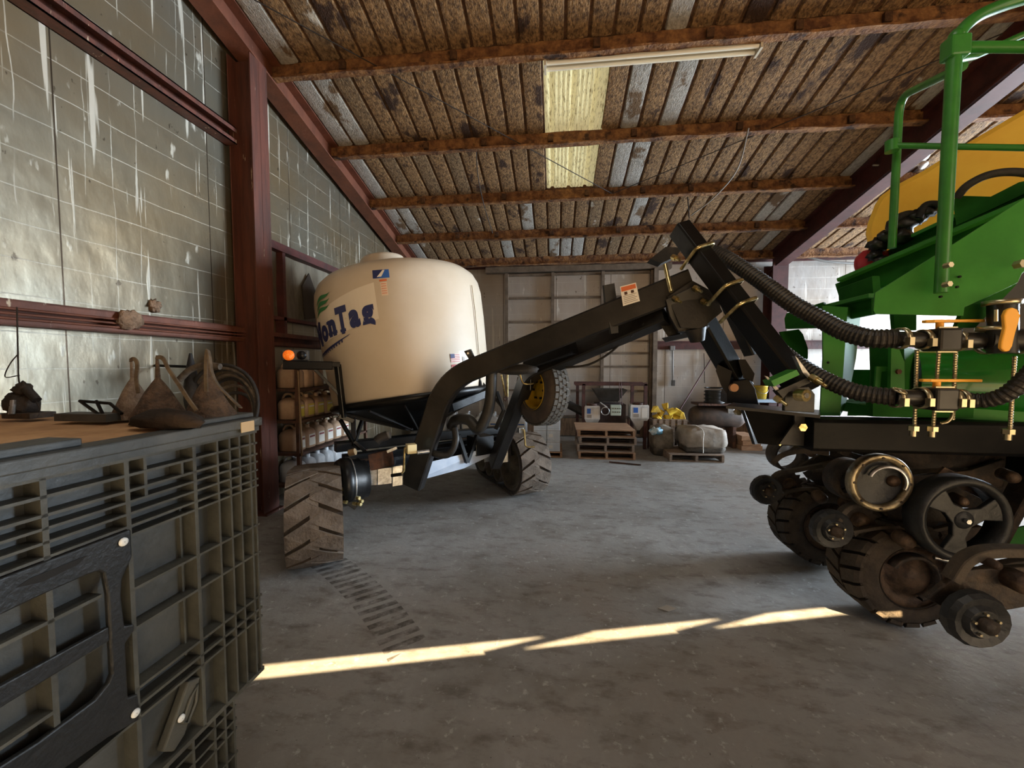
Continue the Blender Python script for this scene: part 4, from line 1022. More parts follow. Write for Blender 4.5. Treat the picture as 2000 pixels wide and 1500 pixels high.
# --- valve manifold ---
CL = mat('clamp_steel', rgb(190, 180, 150), 0.3, 0.9)
PLB = mat('black_poly_fitting', rgb(22, 21, 20), 0.4, 0, rgb(34, 32, 30), 8)
def pipe(name, a, b, r, mt=PLB, n=18, par=None):
    m = MB(); m.cyl(a, b, r, n=n); return m.build(name, mt, par or PL)
for vv, u1 in ((664, 2040), (777, 1884)):
    pipe('manifold_pipe', D(1745, vv-2, 2.07), D(u1, vv+(4 if vv < 700 else 2), 1.93 if u1 > 1900 else 2.0), 0.040)
for (u, v, d, r) in ((1759, 661, 2.05, 0.056), (1803, 663, 2.04, 0.052), (1869, 666, 2.02, 0.054), (1928, 668, 1.98, 0.062), (1990, 668, 1.95, 0.06), (1750, 777, 2.05, 0.052), (1797, 777, 2.04, 0.056), (1858, 778, 2.02, 0.052), (1874, 779, 2.01, 0.05)):
    c = D(u, v, d); m = MB(); m.lathe([(r*0.86, -0.012), (r, -0.012), (r, 0.012), (r*0.86, 0.012)], c, V((1, 0.05, 0)), 24, closed=True); cl = m.build('hose_clamp', CL, PL)
    m = MB(); m.box(c+V((0, -r, -0.018)), (0.022, 0.03, 0.04)); m.build('clamp_screw', CL, cl)
for (u, v, d, h_) in ((1838, 664, 2.03, 665), (1832, 779, 2.03, 775)):
    c = D(u, v, d); m = MB(); m.box(c, (0.105, 0.115, 0.115)); bod = m.build('valve_body', PLB, PL, bevel=0.012)
    for z in (0.062, -0.062):
        m = MB(); m.box(c+V((0, -0.03, z)), (0.085, 0.012, 0.006)); m.build('valve_bolt', CL, bod)
    m = MB(); m.cyl(c+V((-0.01, 0, 0.055)), c+V((-0.01, 0, 0.09)), 0.016, n=12); m.build('valve_stem', YELH, bod)
    m = MB(); hz = c+V((-0.01, -0.0, 0.088))
    m.prism([hz+V((x, y, 0)) for x, y in ((-0.075, -0.012), (-0.05, -0.03), (0.19, -0.02), (0.205, 0.0), (0.19, 0.02), (-0.05, 0.03), (-0.075, 0.012))], (0, 0, 0.014)); m.build('lever_handle', YELH, bod, bevel=0.003, label='flat yellow lever handle')
# upright valve at the right with the big yellow handle
c = D(1960, 640, 1.92)
pipe('upright_body', D(1958, 592, 1.93), D(1958, 690, 1.93), 0.052)
pipe('side_body', D(1930, 664, 1.96), D(2040, 664, 1.88), 0.055)
m = MB(); m.lathe([(0.05, -0.01), (0.066, -0.01), (0.066, 0.012), (0.05, 0.012)], D(1956, 592, 1.93), V((0, 0, 1)), 24, closed=True); m.build('flange_clamp', CL, PL)
m = MB(); m.lathe([(0.05, -0.008), (0.064, -0.008), (0.064, 0.010), (0.05, 0.010)], D(1942, 644, 1.93), V((0.1, 0, 1)), 24, closed=True); m.build('flange_clamp', CL, PL)
pipe('valve_stud', D(1945, 605, 1.86), D(1945, 628, 1.86), 0.007, CL, 8)
hp = [(1961, 616), (1966, 605), (1977, 600), (1988, 604), (1994, 616), (1990, 630), (1984, 650), (1978, 676), (1972, 686), (1963, 687), (1955, 680), (1956, 668), (1963, 640)]
h_ = plate('lever_handle', hp, 1.80, 1.78, 0.02, YELH, bevel=0.005, label='upright yellow lever handle')
m = MB(); p = D(1980, 613, 1.795); m.cyl(p, p-V((-0.01, 0.012, 0)), 0.013, n=14); m.build('handle_screw', mat('dark_screw', rgb(110, 96, 80), 0.5, 0.6), h_)
# threaded U bolts round the bar
for (u, v0, v1, d) in ((1791, 684, 838, 2.12), (1834, 684, 842, 2.10), (1867, 680, 820, 2.08), (1982, 696, 848, 1.98)):
    u2 = {1791: 1786, 1834: 1822, 1867: 1861, 1982: 1972}[u]
    m = MB(); a, b = D(u, v0, d), D(u2, v1, d); k = 60; m.tube([a.lerp(b, i/k) for i in range(k+1)], [0.0095 if i % 2 else 0.008 for i in range(k+1)], 8, smooth=False); m.build('threaded_rod', CL, PL)
m = MB(); m.tube(spline([D(1861, 800, 2.06), D(1858, 815, 2.05), D(1850, 824, 2.05), D(1838, 827, 2.06)], 4), 0.008, 8); m.build('rod_hook', CL, PL)
for (u, v, d) in ((1784, 832, 2.1), (1821, 833, 2.09), (1969, 838, 1.98)):
    p = D(u, v, d); m = MB(); m.cyl(p, p-V((0, 0, 0.025)), 0.024, n=6, smooth=False); m.cyl(p-V((0, 0, 0.025)), p-V((0, 0, 0.055)), 0.015, n=8); m.build('hex_nut', CL, PL)
m = MB(); m.ring(D(1757, 763, 2.02), V((0.2, -0.4, 0.9)), 0.028, 0.005); m.build('loose_clamp', CL, PL)
# --- green body behind the manifold ---
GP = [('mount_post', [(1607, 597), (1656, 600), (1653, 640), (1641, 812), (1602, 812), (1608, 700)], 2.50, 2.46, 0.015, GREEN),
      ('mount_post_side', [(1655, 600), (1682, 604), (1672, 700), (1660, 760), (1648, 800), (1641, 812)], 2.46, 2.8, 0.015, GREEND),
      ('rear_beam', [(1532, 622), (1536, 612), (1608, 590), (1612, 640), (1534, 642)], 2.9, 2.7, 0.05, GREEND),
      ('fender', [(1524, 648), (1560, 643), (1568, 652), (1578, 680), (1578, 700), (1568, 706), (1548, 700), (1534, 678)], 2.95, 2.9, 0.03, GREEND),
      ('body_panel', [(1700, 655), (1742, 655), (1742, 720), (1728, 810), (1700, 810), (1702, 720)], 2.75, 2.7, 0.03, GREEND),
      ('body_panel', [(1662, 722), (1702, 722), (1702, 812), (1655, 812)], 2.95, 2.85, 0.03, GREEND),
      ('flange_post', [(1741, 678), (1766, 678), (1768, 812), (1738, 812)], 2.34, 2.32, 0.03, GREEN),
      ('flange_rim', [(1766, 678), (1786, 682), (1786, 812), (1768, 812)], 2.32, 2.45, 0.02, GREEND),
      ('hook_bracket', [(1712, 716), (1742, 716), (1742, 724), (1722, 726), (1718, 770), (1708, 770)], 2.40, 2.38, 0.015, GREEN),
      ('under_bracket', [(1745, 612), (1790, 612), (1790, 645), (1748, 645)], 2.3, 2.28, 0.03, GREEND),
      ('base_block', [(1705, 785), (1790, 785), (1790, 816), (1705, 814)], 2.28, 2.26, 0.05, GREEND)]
for nm, pts, d0, d1, th, mt in GP: plate(nm, pts, d0, d1, th, mt)
HOLE = mat('hole_shadow', rgb(14, 26, 14), 0.9)
for (u, v, d, r) in ((1629, 682, 2.49, 0.011), (1639, 682, 2.48, 0.006), (1618, 708, 2.49, 0.008)):
    p = D(u, v, d-0.004); m = MB(); m.cyl(p, p+FW*0.004, r, n=12); m.build('bolt_hole', HOLE, PL)
p = D(1753, 726, 2.335); m = MB(); m.cyl(p, p-FW*0.012, 0.016, n=6, smooth=False); m.build('rusty_bolt', RUSTB, PL)
m = MB(); m.cyl(D(1782, 745, 2.52), D(2060, 748, 2.20), 0.205, n=40); m.build('pressure_cylinder', mat('gloss_green', rgb(34, 118, 36), 0.22, 0, rgb(28, 100, 32), 3, spec=0.7, coat=0.5), PL)
m = MB(); m.bx(1.9, 4.0, 2.55, 3.05, 1.34, 1.40); m.build('body_floor', GREEND, PL)
plate('body_skirt', [(1786, 770), (2060, 770), (2060, 830), (1786, 818)], 2.40, 2.12, 0.04, GREEN)
# large sloping step plate in front
bp = [(1709, 572), (1885, 462), (2040, 362), (2060, 470), (1996, 535), (1988, 552), (1960, 566), (1884, 600), (1882, 617), (1709, 613), (1706, 606)]
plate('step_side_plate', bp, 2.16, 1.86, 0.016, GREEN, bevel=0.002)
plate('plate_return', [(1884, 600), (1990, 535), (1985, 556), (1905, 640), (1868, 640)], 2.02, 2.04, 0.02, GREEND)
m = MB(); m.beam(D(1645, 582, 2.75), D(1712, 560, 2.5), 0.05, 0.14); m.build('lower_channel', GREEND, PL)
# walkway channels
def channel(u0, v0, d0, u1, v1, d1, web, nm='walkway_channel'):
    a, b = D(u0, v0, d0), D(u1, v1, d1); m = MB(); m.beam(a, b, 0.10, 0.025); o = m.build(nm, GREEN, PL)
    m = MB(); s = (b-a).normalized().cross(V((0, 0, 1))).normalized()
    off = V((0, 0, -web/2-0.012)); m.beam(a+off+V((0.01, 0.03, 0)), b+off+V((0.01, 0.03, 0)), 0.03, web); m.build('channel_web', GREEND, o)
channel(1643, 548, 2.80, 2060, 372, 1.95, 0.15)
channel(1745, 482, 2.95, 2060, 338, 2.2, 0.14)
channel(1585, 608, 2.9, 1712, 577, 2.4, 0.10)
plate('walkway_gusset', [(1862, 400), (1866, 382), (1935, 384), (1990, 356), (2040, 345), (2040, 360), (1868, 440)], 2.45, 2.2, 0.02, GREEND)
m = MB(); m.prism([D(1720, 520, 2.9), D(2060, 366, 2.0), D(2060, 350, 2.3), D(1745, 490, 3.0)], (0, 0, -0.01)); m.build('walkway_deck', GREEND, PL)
# hand rails
RAILG = mat('rail_green', rgb(52, 128, 44), 0.4, 0, rgb(44, 112, 40), 4, coat=0.15)
def railtube(pts, r, nm='rail_post', n=8): m = MB(); m.tube(spline(pts, n) if len(pts) > 2 else pts, r, 14); return m.build(nm, RAILG, PL)
railtube([D(1838, 572, 1.98), D(1862, 120, 1.93), D(1872, 70, 1.93), D(1905, 35, 1.92), D(1960, 10, 1.90), D(2040, -15, 1.86)], 0.0275, n=10)
m = MB(); m.tube([D(1838, 572, 1.98), D(1856, 260, 1.945), D(1866, 90, 1.93)], 0.0275, 14); m.build('rail_post', RAILG, PL)
m = MB(); m.tube(arc_corner(D(1742, 485, 2.72), D(1757, 190, 2.68), D(1880, 130, 2.1), 0.14, 8), 0.0235, 14); m.build('rail_post', RAILG, PL)
m = MB(); m.tube([D(1866, 92, 1.95), D(2060, 92, 1.80)], 0.024, 14); m.build('hand_rail', RAILG, PL)
m = MB(); m.tube([D(1866, 118, 1.95), D(1905, 110, 2.05), D(2060, 40, 1.9)], 0.016, 12); m.build('hand_rail', RAILG, PL)
m = MB(); m.tube([D(1738, 284, 2.66), D(2060, 290, 2.2)], 0.018, 12); m.build('mid_rail', RAILG, PL)
m = MB(); m.box(D(1866, 95, 1.93), (0.09, 0.07, 0.10)); m.build('rail_socket', RAILG, PL, bevel=0.01)
m = MB(); m.cyl(D(1742, 275, 2.66), D(1742, 296, 2.66), 0.038, n=14); m.build('rail_collar', RAILG, PL)
for u, v in ((1845, 520), (1843, 557)):
    p = D(u, v, 1.93); m = MB(); m.cyl(p, p-FW*0.03, 0.014, n=6, smooth=False); m.build('bolt_head', CL, PL)
p = D(1984, 518, 1.86); m = MB(); m.cyl(p, p-FW*0.03, 0.020, n=6, smooth=False); m.build('bolt_head', CL, PL)
for u, v in ((1738, 580), (1872, 541), (1867, 561), (1835, 580)):
    p = D(u, v, 2.13 if u < 1800 else 1.99); m = MB(); m.cyl(p, p-FW*0.01, 0.006, n=8); m.build('bolt_hole', HOLE, PL)
# yellow tank with black fittings, red cap
ytop = [(1686, 455), (1690, 435), (1704, 398), (1716, 380), (1744, 360), (1800, 330), (1870, 285), (2060, 172), (2060, 400), (1870, 440), (1760, 500), (1712, 500), (1692, 484)]
yp, yn = poly_at(ytop, 3.3, 2.5)
m = MB(); m.prism(yp, yn*0.9); yt_ = m.build('yellow_tank', YEL, PL, bevel=0.05)
p = D(1703, 512, 3.05); m = MB(); m.lathe([(0.001, -0.09), (0.07, -0.085), (0.10, -0.04), (0.10, 0.04), (0.07, 0.085), (0.001, 0.09)], p, V((0.5, -0.8, 0)), 22); m.build('red_cap', REDP, PL)
m = MB(); m.tube(spline([D(1868, 386, 2.4), D(1890, 362, 2.35), D(1930, 342, 2.3), D(1980, 336, 2.25), D(2050, 345, 2.2)], 8), 0.022, 12); m.build('black_line', RUB, PL)
k = 0
for (u, v, d, s) in ((1716, 478, 2.95, 0.07), (1733, 462, 2.9, 0.06), (1760, 440, 2.9, 0.09), (1790, 425, 2.85, 0.07), (1812, 412, 2.8, 0.06), (1762, 462, 2.85, 0.07), (1708, 500, 2.95, 0.05), (1722, 510, 2.9, 0.05)):
    k += 1; m = MB(); m.blob(D(u, v, d), (s, s*0.8, s*0.75), k, 0.22, 14, 3); m.build('pump_fitting', PLB, PL)
m = MB(); m.tube(spline([D(1735, 455, 2.85), D(1750, 428, 2.85), D(1775, 418, 2.85), D(1800, 425, 2.82)], 6), 0.025, 10); m.build('pump_hose', RUB, PL)
m = MB(); m.tube(spline([D(1795, 425, 2.8), D(1806, 402, 2.78), D(1825, 398, 2.75), D(1850, 404, 2.7)], 6), 0.022, 10); m.build('pump_hose', RUB, PL)
# --- row units (one per 0.76 m along Y) ---
m = MB(); m.beam((2.95, 1.3, 1.02), (2.95, 4.2, 1.02), 0.18, 0.18); m.build('wing_toolbar', BLK, PL)
RW = [3.36, 2.60, 1.86]
TYR = mat('muddy_tyre', rgb(76, 66, 54), 0.9, 0, rgb(50, 43, 36), 7, 0.4, 0.68, 0.5, 40)
TYRG = mat('muddy_tyre_groove', rgb(34, 28, 23), 0.95)
HUBM = mat('worn_hub', rgb(98, 78, 60), 0.6, 0.3, rgb(56, 42, 32), 12, bump=0.4, bscale=30)
BLKW = mat('black_poly_wheel', rgb(26, 28, 30), 0.5, 0, rgb(44, 46, 48), 7, 0.4, 0.7, 0.25, 30)
ARM = mat('dusty_cast_arm', rgb(74, 64, 52), 0.75, 0, rgb(46, 39, 32), 9, 0.4, 0.7, 0.4, 35)
def L_(x, z, y=0.0): return V((x, y, z))
def row_unit(Y0, full=True, px_=2.42):
    r = bpy.data.objects.new('row_unit', None); COL.objects.link(r); r.parent = PL; r.location = V((0, Y0, 0))-PL.location
    O = V((0, Y0, 0))
    # lugged gauge tyre
    if full: gauge(r, O)
    small(r, O, full)
    arms(r, O, full, Y0, px_)
    return r
def gauge(r, O):
    ay = V((0, 1, 0))
    c = O+L_(2.20, 0.335, 0.17); R = 0.325; W = 0.30; ay = V((0, 1, 0))
    m = MB(); m.lathe([(0.19, -W/2), (0.25, -W/2-0.008), (0.295, -W/2+0.01), (0.305, -W/2+0.03), (0.305, W/2-0.03), (0.295, W/2-0.01), (0.25, W/2), (0.19, W/2)], c, ay, 36); t = m.build('gauge_tyre', TYRG, r)
    e1, e2, e3 = basis(ay)
    nl = 20
    for i in range(nl):
        for side in (-1, 1):
            a0 = 2*math.pi*(i+(0.5 if side > 0 else 0))/nl; da = 2*math.pi/nl*0.78; sk = 0.16
            m = MB(); vs = []
            for f in (0.0, 0.85, 1.0):
                for da_ in (0, da):
                    a = a0+da_+sk*f; h = side*(0.008+f*(W/2-0.008)) - (0.0)
                    for rr in (0.29, 0.33 if f < 1 else 0.312):
                        vs.append(c+ay*h+e1*(rr*math.cos(a))+e2*(rr*math.sin(a)))
            fs = []
            for q in range(2):
                a = q*4; b = a+4; fs += [(a, b, b+1, a+1), (a+1, b+1, b+3, a+3), (a+3, b+3, b+2, a+2)]
            fs += [(0, 1, 3, 2), (8, 10, 11, 9)]
            m.add(vs, fs); m.build('tyre_lug', TYR, t)
    m = MB(); m.lathe([(0.30, -W/2+0.012), (0.26, -W/2-0.010), (0.20, -W/2-0.004), (0.195, -W/2+0.03)], c, ay, 36); m.build('sidewall', TYR, t)
    m = MB(); m.lathe([(0.198, -W/2-0.006), (0.198, -W/2+0.02), (0.13, -W/2+0.05), (0.12, -W/2+0.03), (0.07, -W/2+0.02), (0.06, -W/2-0.01), (0.001, -W/2-0.01)], c, ay, 30); hb_ = m.build('gauge_hub', HUBM, r)
    m = MB(); m.lathe([(0.145, -W/2+0.035), (0.145, -W/2-0.012), (0.125, -W/2-0.018), (0.118, -W/2+0.03)], c, ay, 24, a0=0.5, a1=4.4); m.build('hub_scraper', MUD, r)
def small(r, O, full):
    ay = V((0, 1, 0))
    for (x, z, rr, yy) in (((1.70, 0.635, 0.118, 0.0),) if full else ((1.78, 0.57, 0.118, -0.02),)):
        c = O+L_(x, z, yy)
        m = MB(); m.lathe([(0.02, -0.045), (rr*0.5, -0.05), (rr*0.62, -0.03), (rr*0.9, -0.04), (rr, -0.02), (rr, 0.015), (rr*0.8, 0.025), (0.001, 0.025)], c, ay, 16, smooth=False); wv = m.build('closing_wheel', BLKW, r)
        m = MB(); m.lathe([(rr*0.28, -0.048), (rr*0.26, -0.075), (0.001, -0.08)], c, ay, 14); m.build('wheel_cap', MUD, wv)
        for k in range(5):
            a = k*2*math.pi/5+0.4; q = c+V((math.cos(a)*rr*0.4, -0.05, math.sin(a)*rr*0.4)); m = MB(); m.cyl(q, q+V((0, -0.012, 0)), 0.006, n=6, smooth=False); m.build('hub_bolt', CL, wv)
def arms(r, O, full, Y0, px_):
    ay = V((0, 1, 0))
    if not full:
        for pts in ([L_(1.74, 0.70, 0.04), L_(1.80, 0.80, 0.04), L_(1.92, 0.84, 0.04), L_(2.2, 0.84, 0.04)],):
            m = MB(); m.sweep(spline([O+p for p in pts], 5), 0.04, 0.06, (0, 1, 0)); m.build('cast_arm', ARM, r)
        m = MB(); m.prism([O+L_(x, z, 0.05) for x, z in ((1.66, 0.60), (1.80, 0.74), (2.3, 0.80), (2.3, 0.66), (1.95, 0.56), (1.86, 0.50))], (0, 0.03, 0)); m.build('unit_bracket', MUD, r, bevel=0.006)
        for (x, z, rr) in ((1.98, 0.72, 0.045), (1.86, 0.80, 0.02)):
            m = MB(); m.lathe([(rr, 0.06), (rr, -0.01), (rr*0.8, -0.025), (0.001, -0.03)], O+L_(x, z, 0.0), ay, 14); m.build('pivot_boss', HUBM, r)
        return
    # three-spoke press wheel
    c = O+L_(px_, 0.77, -0.10); R = 0.245
    m = MB(); m.lathe([(R*0.80, -0.05), (R*0.93, -0.065), (R, -0.045), (R*1.01, 0.0), (R, 0.05), (R*0.8, 0.05)], c, ay, 36, closed=True); pw = m.build('press_wheel', BLKW, r)
    m = MB(); m.lathe([(0.001, -0.052), (0.045, -0.052), (0.055, -0.04), (0.055, 0.0), (0.001, 0.0)], c, ay, 20); m.build('wheel_hub', BLKW, pw)
    for k in range(3):
        a = math.radians(20+120*k); dv = V((math.cos(a), 0, math.sin(a))); px = V((-dv.z, 0, dv.x))
        m = MB(); m.prism([c+dv*0.02+px*0.055, c+dv*0.10+px*0.036, c+dv*R*0.84+px*0.075, c+dv*R*0.84-px*0.075, c+dv*0.10-px*0.036, c+dv*0.02-px*0.055], (0, 0.03, 0)); m.v = [p+V((0, -0.045, 0)) for p in m.v]; m.build('spoke', BLKW, pw, bevel=0.006)
    m = MB(); m.cyl(c+V((0, -0.055, 0)), c+V((0, -0.075, 0)), 0.014, n=6, smooth=False); m.build('axle_nut', STEEL, pw)
    # toothed coulter / row cleaner
    for (x, z, rr, yy, nt_) in ((1.93, 0.66, 0.115, 0.10, 13), (2.02, 0.86, 0.12, 0.28, 0)):
        c = O+L_(x, z, yy); m = MB(); P = []
        if nt_:
            for k in range(nt_*2):
                a = math.pi*k/nt_; q = rr*(1.0 if k % 2 else 0.78); P.append(c+V((math.cos(a)*q, 0, math.sin(a)*q)))
            m.prism(P, (0, 0.008, 0)); m.build('row_cleaner', MUD, r)
            m = MB(); m.lathe([(0.05, 0), (0.045, -0.03), (0.001, -0.035)], c, ay, 14); m.build('cleaner_hub', HUBM, r)
        else:
            m.lathe([(rr, -0.05), (rr+0.02, -0.05), (rr+0.02, 0.10), (rr, 0.10)], c, ay, 30, closed=True); m.build('drum', MUD, r)
    # curved arms and brackets
    for pts, wd in (([L_(1.70, 0.66, -0.03), L_(1.80, 0.76, 0.02), L_(1.95, 0.80, 0.02), L_(2.12, 0.84, 0.02)], 0.05),
                    ([L_(2.36, 0.44, -0.12), L_(2.55, 0.52, -0.12), L_(2.75, 0.55, -0.10), L_(2.9, 0.62, -0.08)], 0.05),
                    ([L_(1.86, 0.60, 0.05), L_(2.05, 0.64, 0.05), L_(2.25, 0.62, 0.05), L_(2.45, 0.68, 0.04)], 0.035)):
        m = MB(); m.sweep(spline([O+p for p in pts], 5), wd*0.6, wd, (0, 1, 0)); m.build('cast_arm', ARM, r)
    for pts, y0_, th in (([(2.05, 0.80), (2.25, 0.93), (2.60, 0.98), (2.80, 1.06), (2.80, 0.88), (2.55, 0.80), (2.30, 0.72)], 0.16, 0.03),
                         ([(2.15, 0.55), (2.35, 0.62), (2.6, 0.66), (2.72, 0.60), (2.55, 0.42), (2.3, 0.40)], 0.06, 0.04),
                         ([(1.98, 0.90), (2.2, 1.10), (2.9, 1.14), (2.9, 1.00), (2.3, 0.96)], 0.22, 0.02)):
        m = MB(); m.prism([O+L_(x, z, y0_) for x, z in pts], (0, th, 0)); m.build('unit_bracket', MUD, r, bevel=0.006)
    m = MB(); m.prism([O+L_(x, z, -0.02) for x, z in ((2.25, 0.98), (2.42, 0.90), (2.58, 0.82), (2.66, 0.78), (2.60, 0.86), (2.45, 0.97), (2.3, 1.04))], (0, 0.015, 0)); m.build('pointed_scraper', HUBM, r)
    for (x, z, yy, rr) in ((2.08, 0.60, -0.06, 0.045), (2.26, 0.56, -0.09, 0.048), (2.02, 0.95, -0.02, 0.035), (2.34, 0.86, -0.08, 0.028), (2.62, 1.0, -0.05, 0.035)):
        c = O+L_(x, z, yy); m = MB(); m.lathe([(rr, 0.06), (rr, -0.01), (rr*0.8, -0.025), (rr*0.35, -0.03), (0.001, -0.03)], c, V((0.15, 1, 0.1)), 14); m.build('pivot_boss', HUBM, r)
    # chain
    m = MB(); P = [O+p for p in (L_(2.25, 0.50, -0.04), L_(2.35, 0.485, -0.05), L_(2.45, 0.50, -0.06))]; m.tube(spline(P, 4), 0.012, 6); m.build('link_rod', STEEL, r)
    # shank down to wing bar
    m = MB(); m.beam(O+L_(2.7, 0.5, 0.12), O+L_(2.9, 1.0, 0.12), 0.05, 0.12, (0, 1, 0)); m.build('shank', MUD, r)
    m = MB(); m.blob(O+L_(2.30, 0.74, 0.12), (0.20, 0.10, 0.12), Y0, 0.22, 16, 2.5); m.build('seed_meter', MUD, r)
    return r
row_unit(3.36, True, 2.50); row_unit(2.60, True, 2.30); row_unit(1.86, False)
fc = D(1722, 944, 2.34); RING = mat('scoured_steel_ring', rgb(176, 162, 130), 0.4, 0.7, rgb(100, 88, 68), 9)
m = MB(); m.lathe([(0.135, 0), (0.165, -0.006), (0.172, 0.0), (0.172, 0.045), (0.135, 0.045)], fc, V((0, 1, 0)), 40, closed=True); fr_ = m.build('fertiliser_ring', RING, PL)
m = MB(); m.lathe([(0.14, 0.03), (0.06, 0.045), (0.001, 0.045)], fc, V((0, 1, 0)), 30); m.build('ring_disc', BLKW, fr_)
m = MB(); m.lathe([(0.085, 0.01), (0.10, 0.01), (0.10, 0.03), (0.085, 0.03)], fc+V((0.03, -0.02, 0.01)), V((0.2, 1, 0)), 30, a0=0.3, a1=3.6); m.build('ring_highlight', STEEL, fr_)  # bright steel arc added as the ring's highlight
for k in range(8):
    a_ = k*math.pi/4; m = MB(); q = fc+V((math.cos(a_)*0.152, -0.004, math.sin(a_)*0.152)); m.cyl(q, q+V((0, -0.006, 0)), 0.007, n=8); m.build('ring_bolt', MUD, fr_)

for pts in ([D(1508, 905, 2.9), D(1530, 888, 2.85), D(1570, 880, 2.7), D(1620, 885, 2.6)], [D(1640, 880, 2.5), D(1662, 888, 2.5), D(1688, 896, 2.5)]):
    m = MB(); m.sweep(spline(pts, 5), 0.02, 0.035); m.build('cast_arm', ARM, PL)
# dusty panel and green panel seen among the row units at the right
plate('hopper_bottom', [(1880, 892), (2060, 896), (2060, 950), (1905, 945)], 2.6, 2.5, 0.03, mat('olive_panel', rgb(84, 78, 52), 0.8, 0, rgb(60, 54, 38), 5))
plate('green_shield', [(1905, 1078), (1950, 1040), (2060, 1015), (2060, 1075), (1985, 1075), (1918, 1092)], 2.6, 2.4, 0.02, GREEN)
plate('undercarriage_plate', [(1600, 876), (1900, 893), (2060, 900), (2060, 1000), (1850, 990), (1700, 950)], 3.0, 2.7, 0.03, MUD)

plate('dark_undertray', [(1880, 600), (1950, 555), (1992, 530), (2060, 480), (2060, 700), (1880, 700)], 2.34, 2.2, 0.03, PLB)

# unseen planter box and wheels past the right edge, added to block side light
m = MB(); m.bx(3.6, 9.5, 1.2, 3.35, 0.25, 1.15); m.build('planter_light_blocker', MUD, PL)
for x in (4.2, 5.7, 7.2, 8.7):
    for y in (1.6, 2.9): m = MB(); m.lathe([(0.001, -0.15), (0.36, -0.15), (0.38, -0.1), (0.38, 0.1), (0.36, 0.15), (0.001, 0.15)], (x, y, 0.38), V((0, 1, 0)), 24); m.build('unseen_wheel', TYR, PL)
# ================= black bulk seed bin =================
FC = V((-1.06, 1.29, 0)); FD = V((-0.02, -1.0, 0)).normalized(); FN = V((1.0, -0.02, 0)).normalized()   # face: along FD towards the camera
def F_(s, z, out=0.0): return FC + FD*s + FN*out + V((0, 0, z))
BIN = thing('bulk_seed_bin', 'big ribbed black plastic bulk seed bin at the left edge with a dusty lid', 'bin', (-1.65, 0.75, 0))
BP = mat('grey_black_bin_plastic', rgb(58, 61, 61), 0.5, 0, rgb(82, 84, 82), 4, 0.4, 0.7, 0.15, 40, spec=0.5, col3=rgb(92, 96, 98), s3=3.5, lo3=0.60, hi3=0.75)
BPD = mat('dusty_bin_rib', rgb(60, 61, 57), 0.6, 0, rgb(84, 84, 77), 6, 0.4, 0.7, 0.15, 60)
BPK = mat('black_door_plastic', rgb(24, 26, 27), 0.45, 0, rgb(34, 35, 36), 5, bump=0.15, bscale=90)
DUST = mat('brown_seed_dust', rgb(208, 166, 122), 0.95, 0, rgb(168, 130, 94), 3, bump=0.5, bscale=30)
LEN, WID = 1.18, 1.12
# body core, recessed behind the ribs
m = MB(); DEP = 0.042
def fbox(m, s0, s1, z0, z1, o0, o1):
    a = [F_(s, z, o) for s in (s0, s1) for z in (z0, z1) for o in (o0, o1)]
    m.add(a, [(0, 1, 3, 2), (4, 6, 7, 5), (0, 4, 5, 1), (2, 3, 7, 6), (0, 2, 6, 4), (1, 5, 7, 3)])
fbox(m, 0.0, LEN, 0.535, 1.42, -WID, -DEP); body = m.build('bin_wall', BP, BIN)
m = MB(); fbox(m, 0.09, LEN-0.05, 0.12, 0.535, -WID+0.08, -DEP-0.055); m.build('bin_base', BP, BIN)
for a, b in ((0.10, 0.28), (0.5, 0.68), (0.92, 1.10)):
    m = MB(); fbox(m, a, b, 0.0, 0.12, -WID+0.09, -0.10); m.build('foot', BP, BIN)
# vertical ribs
for s in (0.012, 0.033, 0.077, 0.117, 0.163, 0.242, 0.425, 0.585, 0.72, 0.86, 1.0, 1.1, 1.17):
    t = 0.007 if s < 0.2 else 0.011
    m = MB(); fbox(m, s-t/2, s+t/2, 0.535, 1.41, -DEP, 0.0); m.build('vertical_rib', BPD, BIN)
# short ribs near the top
m = MB(); fbox(m, 0.375, 0.383, 1.30, 1.41, -DEP, -0.002); m.build('vertical_rib', BPD, BIN)
m = MB(); fbox(m, 0.275, 0.282, 1.33, 1.37, -DEP, -0.002); m.build('vertical_rib', BPD, BIN)
m = MB(); fbox(m, 0.262, 0.268, 0.78, 1.24, -DEP, -DEP+0.012); m.build('vertical_rib', BPD, BIN)
# horizontal ribs
for z, s0, s1, t in ((1.410, 0, LEN, 0.008), (1.370, 0, LEN, 0.007), (1.330, 0, LEN, 0.007), (1.302, 0, LEN, 0.006), (1.272, 0, LEN, 0.006), (1.240, 0, LEN, 0.006), (1.216, 0.0, 0.43, 0.006),
                     (1.075, 0, 0.43, 0.007), (0.972, 0, 0.43, 0.007), (0.812, 0, 0.43, 0.008), (0.765, 0, LEN, 0.008), (0.733, 0, LEN, 0.007), (0.535, 0, LEN, 0.014), (1.10, 0.49, LEN, 0.008), (0.985, 0.43, 0.59, 0.008), (0.90, 0.59, LEN, 0.008)):
    m = MB(); fbox(m, s0, s1, z-t/2, z+t/2, -DEP, 0.0); m.build('horizontal_rib', BPD, BIN)
# base ribs, set back
for s in (0.10, 0.135, 0.175, 0.25, 0.33, 0.43, 0.6, 0.8, 1.0):
    m = MB(); fbox(m, s-0.004, s+0.004, 0.14, 0.53, -DEP-0.055, -0.035); m.build('base_rib', BPD, BIN)
for z in (0.50, 0.465, 0.42, 0.385, 0.30, 0.22, 0.14):
    m = MB(); fbox(m, 0.09, LEN-0.05, z-0.004, z+0.004, -DEP-0.055, -0.035); m.build('base_rib', BPD, BIN)
# corner column beyond the last rib
m = MB(); fbox(m, -0.004, 0.028, 0.56, 1.40, -0.16, -0.008); m.build('corner_post', BPD, BIN, bevel=0.006)
